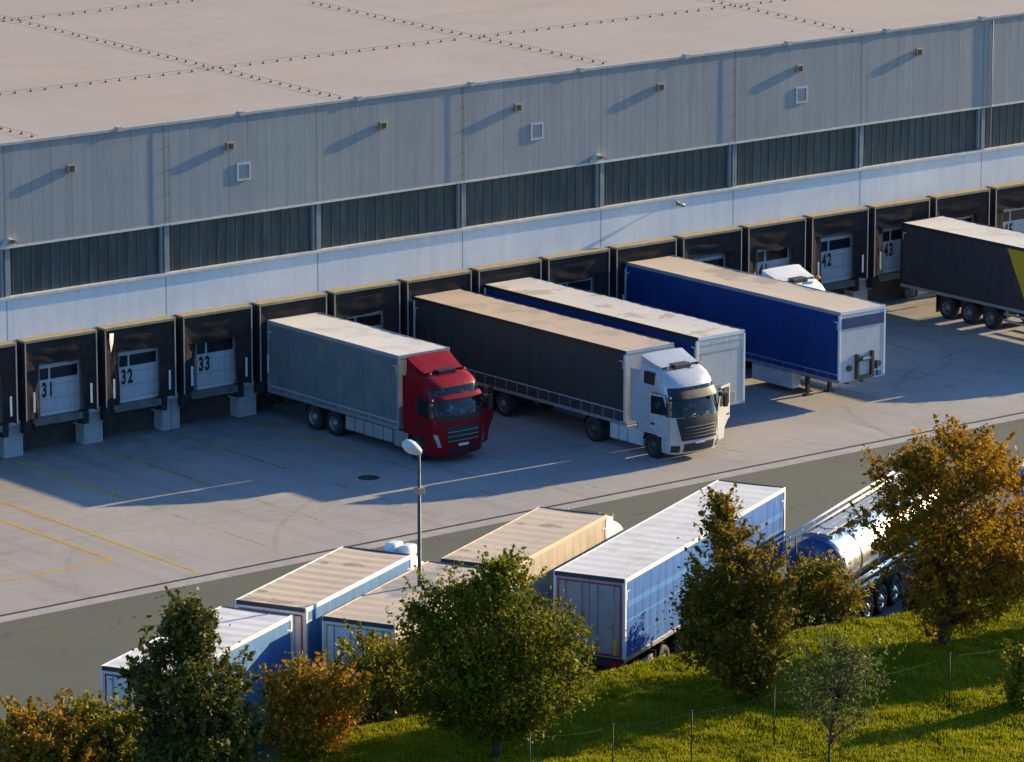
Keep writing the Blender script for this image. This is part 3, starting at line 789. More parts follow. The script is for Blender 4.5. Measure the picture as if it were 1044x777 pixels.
# ---- lorry cab
def smooth_interp(z, zs, vs): return float(np.interp(z, zs, vs))
CABS = {
 'round': dict(z=[.35,.6,1.0,1.55,1.95,2.72,2.98,3.14,3.28,3.40,3.48,3.52], yf=[.10,.02,0,.01,.05,.30,.40,.56,.80,1.10,1.45,1.75], hw=[1.22,1.24,1.25,1.25,1.245,1.225,1.21,1.19,1.16,1.11,1.04,.98], top=3.52, ws=(1.93,2.66), bul=.10, cor=.26),
 'tall': dict(z=[.35,.6,1.0,1.6,1.85,2.60,2.85,3.05,3.25,3.42,3.55,3.62,3.66], yf=[.10,.02,0,.02,.05,.30,.36,.44,.62,.88,1.20,1.55,1.9], hw=[1.22,1.24,1.25,1.25,1.245,1.23,1.22,1.21,1.19,1.15,1.10,1.05,1.0], top=3.66, ws=(1.80,2.58), bul=.15, cor=.24),
}
def cab(root, yo, style, paint, doors=(0, 0), length=2.3, hatch=True, beacon=False, deflector=(3.55, 3.98), rim='rim', intake=False):
    """cab with front bumper at local y=yo (front towards -y)"""
    S = CABS[style]; T = Matrix.Translation((0, yo, 0)); body = M[paint]
    yf = lambda z: smooth_interp(z, S['z'], S['yf']); hw = lambda z: smooth_interp(z, S['z'], S['hw'])
    def F(u, z, off=0.0):
        y = yf(z) + S['bul']*u*u + S['cor']*abs(u)**7
        dy = 2*S['bul']*abs(u) + 7*S['cor']*abs(u)**6
        nx = (1 if u > 0 else -1)*dy/ max(hw(z), .1); nl = math.hypot(nx, 1)
        return (hw(z)*u + off*nx/nl, y - off/nl, z)
    ySide = lambda z: yf(z) + S['bul'] + S['cor']
    zl = [.98] + [z for z in np.linspace(1.05, S['top'], 40)]
    us = [math.copysign(1-(1-abs(t))**1.8, t) for t in np.linspace(-1, 1, 29)]
    b = MB(T); ring = None; vs = []; 
    nl = None
    for z in zl:
        row = [( -hw(z), length, z)] + [(-hw(z), length+(ySide(z)-length)*t, z) for t in (.33,.66)] + [F(u, z) for u in us] + [(hw(z), length+(ySide(z)-length)*t, z) for t in (.66,.33)] + [(hw(z), length, z)]
        nl = len(row); vs += row
    fs = [(k*nl+i, k*nl+(i+1)%nl, (k+1)*nl+(i+1)%nl, (k+1)*nl+i) for k in range(len(zl)-1) for i in range(nl)]
    fs.append([ (len(zl)-1)*nl+i for i in range(nl)]); fs.append(list(range(nl))[::-1])
    b.add(vs, fs, 0, True)
    cb = b.build('cab_body', body, root)
    md = cb.modifiers.new('edge', 'EDGE_SPLIT'); md.split_angle = R(38)
    # lower front apron
    b = MB(T); zs2 = np.linspace(.33, .985, 8); vs = []; nl = None
    for z in zs2:
        row = [(-hw(z), .88, z)] + [F(u, z) for u in us] + [(hw(z), .88, z)]; nl = len(row); vs += row
    fs = [(k*nl+i, k*nl+(i+1)%nl, (k+1)*nl+(i+1)%nl, (k+1)*nl+i) for k in range(len(zs2)-1) for i in range(nl)]
    fs.append(list(range(nl))[::-1]); fs.append([(len(zs2)-1)*nl+i for i in range(nl)])
    b.add(vs, fs, 0, True)
    bp = b.build('bumper', body, root); md = bp.modifiers.new('edge', 'EDGE_SPLIT'); md.split_angle = R(38)
    def patch(name, u0, u1, z0, z1, off, mat, parent, nu=14, nv=6, tap=0.0):
        q = MB(T); q.grid(lambda a, c: F((u0+(u1-u0)*a)*(1-tap*(1-c)), z0+(z1-z0)*c, off), nu, nv); 
        return q.build(name, mat, parent, fixn=False)
    w0, w1 = S['ws']
    patch('windscreen', -.965, .965, w0, w1, .010, M['windscreen'], root, 24, 8)
    patch('visor_panel', -.95, .95, w1+.02, w1+.34, .012, M['windscreen'], root, 20, 4)
    # sun visor blade
    vh = .24 if style == 'tall' else .09
    b = MB(T); b.grid(lambda a, c: (lambda p: (p[0]*1.0, p[1]-.16*(1-c)-.03, p[2]-.04*(1-c)))(F(-.94+1.88*a, w1-.03+vh*c, .02)), 20, 3)
    b.build('sun_visor', M['black_plastic' if style == 'tall' else paint], root, fixn=False)
    # dark panel under the screen, grille
    if style == 'tall':
        gz0, gz1 = .86, 1.78
        patch('grille', -.86, .86, gz0, gz1, .012, M['black_plastic'], root, 18, 8, .18)
        q = MB(T)
        for i in range(4):
            z = .97 + .13*i
            q.grid(lambda a, c, z=z: (lambda p: (p[0], p[1]-.05*math.sin(math.pi*c), p[2]))(F(-.66+1.32*a - .0, z+.05*c, .014)), 14, 3)
        q.build('grille_slat', M['slat_dark'], root, fixn=False)
        ap = ((-.97,-.74,.40,.68), (-.62,.62,.40,.74), (.74,.97,.40,.68))
    else:
        patch('lower_screen_panel', -.93, .93, w0-.20, w0-.02, .012, M['black_plastic'], root, 18, 3)
        patch('grille', -.66, .66, .86, 1.52, .012, M['black_plastic'], root, 16, 6, .10)
        q = MB(T)
        for z in (.92, 1.10, 1.28):
            q.grid(lambda a, c, z=z: (lambda p: (p[0], p[1]-.03*math.sin(math.pi*c), p[2]))(F(-.60+1.2*a, z+.022*c, .016)), 14, 3)
        q.build('grille_slat', M['grey_metal'], root, fixn=False)
        ap = ((-.62,.62,.44,.66),)
    for (u0,u1,z0,z1) in ap:
        q = MB(T); q.grid(lambda a, c: F(u0+(u1-u0)*a, z0+(z1-z0)*c, .008), 10, 2); q.build('bumper_opening', M['black_plastic'], bp, fixn=False)
    for s in (-1, 1):
        if style == 'tall':
            patch('headlight', s*.985 if s < 0 else .79, -.79 if s < 0 else .985, .72, .90, .010, M['head_glass'], root, 6, 2)
            patch('corner_panel', -.985 if s < 0 else .84, -.84 if s < 0 else .985, .98, 1.72, .014, body, root, 5, 5)
        else:
            q = MB(T); q.grid(lambda a, c: F(s*(.80+.10*c+.09*a), .72+.50*c, .012), 4, 6); q.build('headlight', M['head_glass'], root, fixn=False)
    # number plate
    q = MB(T); q.grid(lambda a, c: F(-.2+.4*a, .70+.10*c, .02), 4, 1); q.build('number_plate', M['white_plain'], bp, fixn=False)
    # wipers
    for u in (-.55, .0, .5):
        q = MB(T); p0 = F(u, w0-.02, .03); p1 = F(u+.38, w0+.10, .03); q.tube([p0, p1], .012, 4); q.build('wiper', M['black_plastic'], root)
    # doors (with windows), one per side; angle > 0 opens
    for s, ang in zip((-1, 1), doors):
        hy = .42
        poly = [(hy, .98), (.98, .98), (1.22, 1.22), (1.40, 1.30), (1.42, 2.66), (hy+.22, 2.66), (hy-.02, 1.90)]
        if abs(ang) > 20: poly = [(hy, .55), (.86, .55), (.98, .98), (1.22, 1.22), (1.40, 1.30), (1.42, 2.66), (hy+.22, 2.66), (hy-.02, 1.90)]
        hx = s*1.252
        Tm = T @ Matrix.Translation((hx, hy, 0)) @ Matrix.Rotation(-R(ang)*s, 4, 'Z') @ Matrix.Translation((-hx, -hy, 0))
        q = MB(Tm); q.prism(poly, 'x', hx, hx + s*.045 if abs(ang) > 3 else hx+s*.006, 0)
        q2 = MB(Tm); xo = hx + s*(.049 if abs(ang) > 3 else .010)
        win = [(hy+.10, 1.86), (1.34, 1.86), (1.34, 2.58), (hy+.28, 2.58), (hy+.10, 2.05)]
        d = q.build('door', body, root)
        q2.prism(win, 'x', hx - s*.004, xo, 0); q2.build('side_window', M['side_glass'], d)
        q3 = MB(Tm); q3.box(xo-.002*s, xo+s*.02, 1.14, 1.34, 1.42, 1.50, c=.008); q3.build('handle', M['black_plastic'], d)
        q4 = MB(T)
        if abs(ang) > 3:
            q4.prism(poly[:], 'x', s*1.251, s*1.256, 0); q4.build('door_opening', M['black_plastic'], root)
        else:  # shut line
            for a, c in zip(poly, poly[1:]+poly[:1]): q4.tube([(hx+s*.003, *a), (hx+s*.003, *c)], .008, 4)
            q4.build('door_seam', M['black_plastic'], d)
    # mirrors
    for s in (-1, 1):
        q = MB(T); q.tube([(s*1.20,.36,2.62),(s*1.42,.20,2.60),(s*1.46,.20,2.5)], .025, 5); q.box(s*1.36, s*1.58, .14, .26, 1.90, 2.50, c=.04); q.build('mirror', M['black_plastic'], root)
    q = MB(T); q.box(.95, 1.2, -.10, .06, 2.44, 2.60, c=.03); q.build('front_mirror', M['black_plastic'], root)
    # roof fairing with side cheeks
    dz0, dz1 = deflector; zt = S['top']
    q = MB(T); hb = 1.06
    prof = [(1.25, zt-.02), (1.7, zt+.16*(dz1-zt)/.45), (length+.02, dz1), (length+.02, dz1-.10), (1.75, zt+.02)]
    def dfl(u, v):
        x = -hb*(1-.10*(1-v)) + 2*hb*(1-.10*(1-v))*u; y = 1.22 + (length+.05-1.22)*v
        return (x, y, zt-.03 + (dz1-zt+.03)*(v**1.25) - .05*(2*u-1)**4*(v*.5+.2) - .05*math.sin(math.pi*u)*0)
    q.grid(dfl, 14, 10)
    for s in (0, 1):
        q.add([dfl(s, j/6) for j in range(7)] + [(dfl(s, j/6)[0], dfl(s, j/6)[1], zt-.15) for j in range(7)], [(j, j+1, 8+j, 7+j) for j in range(6)])
    q.build('roof_deflector', body, root, fixn=False)
    if hatch:
        q = MB(T); q.box(-.42, .42, 1.02 if style == 'round' else 1.05, 1.62, S['top']-.16, S['top']+.02, c=.03)
        q.build('roof_hatch', M['door_glass' if style == 'round' else 'dark_steel'], root)
    if intake:
        for s in (-1, 1):
            q = MB(T); q.box(s*1.10, s*1.225, 1.35, 2.0, 2.92, 3.42, c=.03); q.build('air_intake', M['black_plastic'], root)
    # marker lamps and horns
    for xx in (-.85, .85):
        q = MB(T); q.cyl((xx, 1.0, S['top']-.10), (xx, 1.0, S['top']+.0), .03, n=8); q.build('roof_lamp', M['orange_lens'], root)
    if beacon:
        q = MB(T); q.cyl((.9, .95, S['top']-.12), (.9, .95, S['top']+.03), .10, .085, n=12); q.build('beacon', M['orange_lens'], root)
    # back wall gear, side fairing
    for s in (-1, 1):
        q = MB(T); q.box(s*1.235, s*1.19, length-.02, length+(.10 if style == 'round' else .50), 1.3, S['top']-.25, c=.015); q.build('side_fairing', body, root)
    q = MB(T); q.box(-1.0, 1.0, length+.005, length+.10, .95, 1.6); q.build('cab_back', M['black_plastic'], root)
    # wheel arches + steps
    for s in (-1, 1):
        mudguard(root, s*1.245, yo+1.42, .52, s, .4)
        for z in (.42, .72):
            q = MB(T); q.box(s*1.22, s*.95, .60, .87, z, z+.05); q.build('step', M['alu'], root)
        wheel(root, s*1.235, yo+1.42, .51, .34, s=s, rimmat=rim)

def tractor(loc, rz, label, style='tall', paint='white_paint', L=6.0, group=None, rim='rim', **kw):
    """tractor unit, front bumper at local y=0"""
    root = empty('tractor_unit', loc, rz, label, 'tractor unit')
    cab(root, 0, style, paint, rim=rim, **kw)
    chassis(root, L, .9, .72, .98, .42)
    b = MB(); b.cyl((0, L-1.35, 1.0), (0, L-1.35, 1.10), .48, n=20); b.build('fifth_wheel', M['dark_steel'], root)
    for s in (-1, 1):
        wheel(root, s*1.25, 5.08, .51, .33, s=s, dual=True, rimmat=rim); mudguard(root, s*1.25, 5.08, .51, s, .6)
        for ya, yb in ((2.02, 2.95), (3.0, 3.5), (3.55, 4.05)):
            b = MB(); b.box(s*1.22, s*.66, ya, yb, .36, 1.0, c=.04); b.box(s*1.225, s*1.20, ya+.08, ya+.11, .38, .98); b.build('fuel_tank', M['toolbox'], root)
    b = MB(); b.box(-1.1, 1.1, 2.42, 2.52, 1.0, 1.25); b.build('catwalk', M['dark_steel'], root)
    return root

# -- red rigid lorry at bay 34
red = empty('box_lorry', (12.98, -.49, 0), 0, 'red cabbed lorry with a grey box, backed into the dock right of bay 33', 'lorry')
cargo_box(red, 8.73, 0, 4.0, 1.14, dict(roof='roof_white', side='curtain_grey', post='grey_metal', front='grey_metal', rail='alu'), tape=None, rear='grey_metal', rimtop='grey_metal')
chassis(red, -.2, -11.1, .72, 1.0); rear_end(red, 0, 1.14)
for y in (3.05, 4.42):
    for s in (-1, 1): wheel(red, s*1.25, -y, .51, .33, s=s, dual=True); mudguard(red, s*1.25, -y, .51, s, .6)
for s in (-1, 1):
    for i in range(5):
        b = MB(); b.box(s*1.24, s*.70, -5.2-.62*i, -5.2-.62*i-.56, .42, .98, c=.03); b.build('side_locker', M['grey_metal'], red)
    b = MB(); b.box(s*1.25, s*.66, -8.35, -9.25, .34, 1.0, c=.06); b.build('fuel_tank', M['alu'], red)
cab(red, -11.22, 'round', 'red_paint', doors=(0, 62), length=2.2, deflector=(3.5, 3.99))

# -- dark grey curtain trailer + white tractor at bay 36
semitrailer((20.42, -.55), 0, 'dark grey curtain trailer with a tan roof, coupled to the white tractor with open doors', dict(roof='roof_cream', side='curtain_dark', post='toolbox', front='toolbox', rail='alu'), zb=1.13, legs=True, wheels=(3.3,4.61,5.92), toolbox=None, guard=False, rimtop='black_plastic', H=4.01)
tractor((20.42, -17.22, 0), 0, 'white tractor unit with both doors ajar, coupled to the dark grey trailer', 'tall', 'silver_white', doors=(8, 68), deflector=(3.66, 3.99), intake=True, rim='rim_dark')

# -- blue trailer with white front at bay 37
t = semitrailer((24.21, -.50), 0, 'blue curtain trailer with a plain white front wall and patchy pale roof', dict(roof='roof_pale', side='curtain_navy', post='white_paint', front='front_grey', rail='alu'), H=4.03, zb=1.13, rimtop='black_plastic')
b = MB(); y = -13.62
b.box(-.55, .02, y-.05, y+.0, 1.05, 2.0, c=.02); b.box(.42, .72, y-.06, y+.0, 1.15, 1.6, c=.02); b.build('service_panel', M['grey_metal'], t)
b = MB(); b.box(-1.1, 1.1, y-.0, y+.008, 3.32, 3.36); b.box(-1.1,-1.07,y-.0,y+.008,1.2,3.32); b.box(1.07,1.1,y-.0,y+.008,1.2,3.32); b.build('front_seam', M['grey_metal'], t)
b = MB(); rz_ = random.Random(3); x = -1.0
while x < 1.15:
    hgt = rz_.uniform(.05, .14); b.box(x, x+.03, y-.002, y+.006, 3.66, 3.66+hgt); b.add([(x, y-.003, 3.66),(x+.08, y-.003, 3.66+hgt),(x+.105, y-.003, 3.66+hgt),(x+.03, y-.003, 3.66)], [(0,1,2,3)]); x += rz_.uniform(.09, .15)
b.build('worn_front_marks', M['white_plain'], t)

# -- royal blue trailer at bay 39
t = semitrailer((32.02, -.38), 0, 'royal blue curtain trailer standing alone on landing legs, blue band across its white front', dict(roof='roof_tan', side='curtain_navy', post='white_paint', front='front_grey', rail='alu'), H=4.0, zb=1.13, toolbox=(10.7, 8.2), guard=False, rimtop='roof_rail_grey' if 'roof_rail_grey' in M else 'grey_metal')
y = -13.62
b = MB(); b.box(-1.18, 1.18, y-.012, y+.010, 3.28, 3.72); b.build('front_band', M['band_blue'], t)
b = MB(); b.box(-.40, -.27, y-.12, y+.01, 1.10, 2.14); b.box(.42, .55, y-.12, y+.01, 1.10, 2.20); b.box(-.27, .42, y-.12, y+.01, 1.08, 1.22); b.box(-.27,.42,y-.14,y+.01,1.86,2.0)
b.build('front_frame', M['black_plastic'], t)
b = MB(); b.box(-.10, .28, y-.16, y-.142, 1.90, 2.02); b.build('work_lamp', M['head_glass'], t)
b = MB(); 
for xx in (-.75, .88): b.cyl((xx, y-.06, 1.6), (xx, y+.01, 1.6), .13, n=12)
b.box(.72,.80,y-.1,y+.01,1.4,1.75); b.build('air_coupling', M['dark_steel'], t)
b = MB(); b.box(.78, 1.02, y-.08, y+.01, 1.10, 1.34, c=.02); b.build('blue_canister', M['curtain_blue'], t)

# -- white tractor behind it at bay 40
tractor((35.30, -7.65, 0), 0, 'white tractor unit with an orange beacon, half hidden behind the royal blue trailer', 'tall', 'white_paint', deflector=(3.66, 3.99), beacon=True)

# -- black trailer with yellow field at bay 43/44, and its tractor
semitrailer((47.70, -1.0), 0, 'black trailer with a yellow slanted field, cut by the right frame edge', dict(roof='roof_white', side='curtain_yellow_corner', post='black_plastic', front='white_paint', rail='alu'), H=3.93, zb=1.14, wheels=(3.0, 4.38, 5.76), rimtop='black_plastic', rear='grey_metal')
tractor((47.70, -17.2, 0), 0, 'tractor unit coupled to the black and yellow trailer beyond the right edge', 'tall', 'white_paint', deflector=(3.66, 3.99))

# ---- truck park in the foreground, heading along u
HD = 25.8; RZ = R(90+HD); u = Vector((math.cos(R(HD)), math.sin(R(HD)), 0)); rgt = Vector((u.y, -u.x, 0)); GZ = .3
def at(RL, f=0, r=1.275): 
    p = Vector((*RL, GZ)) + u*f + rgt*r; return (p.x, p.y, GZ)
bbt = semitrailer(at((-4.95,-39.08)), RZ, 'sunlit blue curtain trailer with a grey rear, parked alone beside the tanker', dict(roof='roof_white', side='curtain_blue', post='white_paint', front='white_paint', rail='alu'), zb=1.32, tape='red_tape', rear='grey_metal', rimtop='white_plain', toolbox=None, wheels=(3.2,4.51,5.82), rear_rail='dark_steel')
for s in (-1, 1):
    b = MB(); b.box(s*.86, s*1.0, .022, .03, 1.42, 1.98); b.build('marker_plate', M['yellow'], bbt)
b = MB(); b.box(-1.26, 1.26, -1.1, -.2, .55, .62); b.box(-1.26, -1.20, -2.3, -.4, .5, .95); b.build('lower_skirt', M['grey_metal'], bbt)
def drawbar(loc, label, mats, L=7.5, tape='red_tape', rear='white_plain', **kw):
    root = empty('drawbar_trailer', loc, RZ, label, 'trailer')
    cargo_box(root, L, 0, 4.0, 1.1, mats, tape=tape, rear=rear, **kw); rear_end(root, 0, 1.1); chassis(root, -.2, -L+.2, .75, .99)
    for y in (2.9, 4.2):
        for s in (-1, 1): wheel(root, s*1.25, -y, .5, .36, s=s); mudguard(root, s*1.25, -y, .5, s)
    b = MB(); b.tube([(-.3,-L+.6,.7),(0,-L-.75,.62)], .05, 6); b.tube([(.3,-L+.6,.7),(0,-L-.75,.62)], .05, 6); b.build('drawbar', M['dark_steel'], root)
    return root
def lorry(loc, label, mats, L=7.5, tape='red_tape', rear='white_plain', paint='white_paint', **kw):
    root = empty('box_lorry', loc, RZ, label, 'lorry')
    cargo_box(root, L, 0, 4.0, 1.15, mats, tape=tape, rear=rear, **kw); rear_end(root, 0, 1.15); chassis(root, -.2, -L-1.6, .72, 1.0)
    for y in (2.3, 3.65):
        for s in (-1, 1): wheel(root, s*1.25, -y, .51, .33, s=s, dual=True); mudguard(root, s*1.25, -y, .51, s, .6)
    for s in (-1, 1):
        b = MB(); b.box(s*1.23, s*.66, -4.6, -6.4, .36, 1.0, c=.06); b.build('fuel_tank', M['alu'], root)
    cab(root, -L-2.42, 'tall', paint, deflector=(3.66, 3.95), length=2.3)
    return root
drawbar(at((-22.62,-39.10)), 'white topped short trailer hitched behind the sky blue lorry, nearest the dark maple', dict(roof='roof_white', side='curtain_sky', post='white_paint', front='white_paint', ribs=.006), L=7.55, tape='red_tape', rear='white_plain', rimtop='white_plain', rear_rail='dark_steel')
lb = lorry(at((-15.05,-35.50)), 'lorry with a sky blue side and a dirty ribbed cream roof', dict(roof='roof_dust', side='curtain_sky', post='white_paint', front='white_paint', ribs=.008), L=7.45, tape='red_tape', rear='white_plain', rimtop='white_plain', rear_rail='dark_steel')
for xa, xb, zt in ((-.50, -.05, 4.16), (-1.0, -.56, 4.12)):
    b = MB(); b.box(xa, xb, -7.45-.35, -7.45-1.0, 3.7, zt, c=.12); b.build('roof_unit', M['white_paint'], lb)
drawbar(at((-14.08,-38.80)), 'short trailer with yellow rear tape and puddled cream roof, beside the round green tree', dict(roof='roof_wet', side='curtain_cream', post='white_paint', front='white_paint'), L=7.5, tape='yellow_tape', rear='white_plain', rimtop='roof_dust', rear_rail='dark_steel')
lorry(at((-6.85,-35.55)), 'lorry with a cream curtain side and tan roof, behind the round green tree', dict(roof='roof_dust', side='curtain_cream', post='toolbox', front='white_paint'), L=7.65, tape='red_tape', rear='white_plain', rimtop='roof_dust', rear_rail='dark_steel')
semitrailer(at((16.8,-38.1)), RZ, 'white roofed blue trailer half hidden by the golden tree at the right edge', dict(roof='roof_white', side='curtain_blue', post='white_paint', front='white_paint', rail='alu'), zb=1.25, rear='curtain_blue', rimtop='white_plain', tape=None)

# ---- steel tank trailer
tk = empty('tank_trailer', at((4.74,-38.96), 0, .95), RZ, 'polished steel tank trailer with a blue end cap and roof walkway, beside the blue trailer', 'tank trailer')
LT = 11.6; ZC = 2.22; RT = 1.02; Y0 = -1.35
b = MB(); b.lathe([(RT, 0), (RT, LT-2.0), (RT*.97, LT-1.85), (RT*.8, LT-1.7), (RT*.4, LT-1.58), (.01, LT-1.55)], (0, Y0, ZC), (0,-1,0), 40)
for y in (1.8, 3.6, 5.4, 7.2, 9.0): b.lathe([(RT+.001, y-.06), (RT+.035, y-.04), (RT+.035, y+.04), (RT+.001, y+.06)], (0, Y0, ZC), (0,-1,0), 40)
b.build('tank_shell', M['polished_steel'], tk, fixn=True)
b = MB(); b.lathe([(RT+.012, .32), (RT+.03, .0), (RT*.95, -.10), (RT*.75, -.19), (RT*.4, -.26), (.01, -.29)], (0, Y0, ZC), (0,-1,0), 40); b.build('end_cap', M['blue_tank'], tk)
b = MB(); 
for x0, x1 in ((-.30, -.02), (.04, .32)): b.box(x0, x1, -LT+1.2, Y0-.3, ZC+RT+.10, ZC+RT+.14)
for y in np.arange(1.7, 9.5, 1.2): b.box(-.5, .6, -y-.03, -y+.03, ZC+RT-.05, ZC+RT+.10)
b.build('walkway', M['grey_metal'], tk)
b = MB()
for x, z in ((.62, ZC+RT+.28), (.48, ZC+RT+.16)):
    b.cyl((x, -.15, z), (x, -LT+1.0, z), .05, n=8)
for y in np.arange(.6, 10, 1.1): b.cyl((.62,-y,ZC+RT-.25),(.62,-y,ZC+RT+.28), .022, n=6)
b.build('walkway_rail', M['white_plain'], tk)
b = MB()
for x in (.28, .66): b.cyl((x, -.9, .7), (x, -.25, ZC+RT+.28), .025, n=6)
for i in range(9): t_ = i/9; b.cyl((.28,-.9+.65*t_,.7+2.7*t_),(.66,-.9+.65*t_,.7+2.7*t_), .016, n=6)
b.build('ladder', M['galv'], tk)
for y in (2.6, 5.0, 7.4):
    b = MB(); b.cyl((0,-y,ZC+RT-.02),(0,-y,ZC+RT+.16), .27, n=20); b.build('manlid', M['grey_metal'], tk)
for s in (-1, 1):
    b = MB(); b.cyl((s*1.14, -1.5, 1.62), (s*1.14, -9.0, 1.62), .085, n=12); b.build('hose_tube', M['polished_steel'], tk)
    b = MB(); b.cyl((s*1.18, -1.5, 1.36), (s*1.18, -9.0, 1.36), .075, n=12); b.build('hose_tube', M['polished_steel'], tk)
chassis(tk, -1.2, -LT+.5, .75, 1.15); 
for y in (3.2, 4.5, 5.8):
    for s in (-1, 1): wheel(tk, s*1.26, -y, .52, .36, s=s, rimmat='chrome'); mudguard(tk, s*1.25, -y, .52, s)
b = MB(); b.box(-1.1, 1.1, -.95, -.85, .45, .6); b.build('underrun_bar', M['galv'], tk)
b = MB(); b.box(-1.15, 1.15, -1.0, -.9, .75, .95); b.build('rear_bumper', M['white_plain'], tk)

# ---- street lamp
sl = empty('street_lamp', (-9.40, -37.75, .3), 0, 'tall galvanised street lamp standing among the parked lorries', 'street lamp')
b = MB(); b.tube([(0,0,0),(0,0,.6),(0,0,8.35)], [.085,.08,.05], 12); b.cyl((0,0,0),(0,0,.03), .2, n=16); b.build('pole', M['galv'], sl)
b = MB()
hd = Vector((-.55, .35, .42)).normalized()
prof = [(.01,-.10),(.10,-.06),(.16,.08),(.21,.26),(.20,.42),(.13,.56),(.01,.63)]
b.lathe(prof, Vector((0,0,8.38)), hd, 18); b.build('lamp_head', M['lamp_head'], sl)
b = MB(); b.box(-.13,.13,-.13,.12,7.0,7.22,c=.02); b.build('control_box', M['lamp_box'], sl)

# ------------------------------------------------------------------ fence along the meadow
fp = [(-16.24,-51.76),(-13.18,-51.88),(-10.76,-52.6),(-7.74,-52.9),(-4.06,-52.9),(-.45,-52.86),(3.07,-52.91)]
lab = ['leftmost dark fence post, at the bottom frame edge','dark fence post below the round green tree','dark fence post in the lit grass under the olive tree','dark fence post left of the young silvery tree','dark fence post right of the young silvery tree','tall dark fence post below the golden tree','dark fence post at the right frame edge']
tops = []
for (x, y), lb in zip(fp, lab):
    z = lawn_z(x, y); e = empty('fence_post', (x, y, z-.1), 0, lb, 'fence post', 'thin fence posts on the meadow')
    hgt = 1.75 + random.uniform(-.12,.12); tx = random.uniform(-.04,.04)
    b = MB(); b.tube([(0,0,0),(tx,tx*.5,hgt)], .021, 6); b.build('post', M['green_post'], e)
    b = MB(); b.cyl((tx,tx*.5,hgt-.01),(tx,tx*.5,hgt+.03), .035, n=8); b.build('cap', M['green_post'], e); tops.append(Vector((x+tx, y, z-.1+hgt-.08)))
b = MB()
for a, c in zip(tops[:-1], tops[1:]):
    for dz in (0,):
        b.tube([a.lerp(c, t)+Vector((0,0,dz-.08*math.sin(math.pi*t))) for t in np.linspace(0,1,9)], 0.005, 4)
tag(b.build('fence_wire', M['wire']), 'slack fence wire strung between the thin posts on the meadow', 'wire fence')

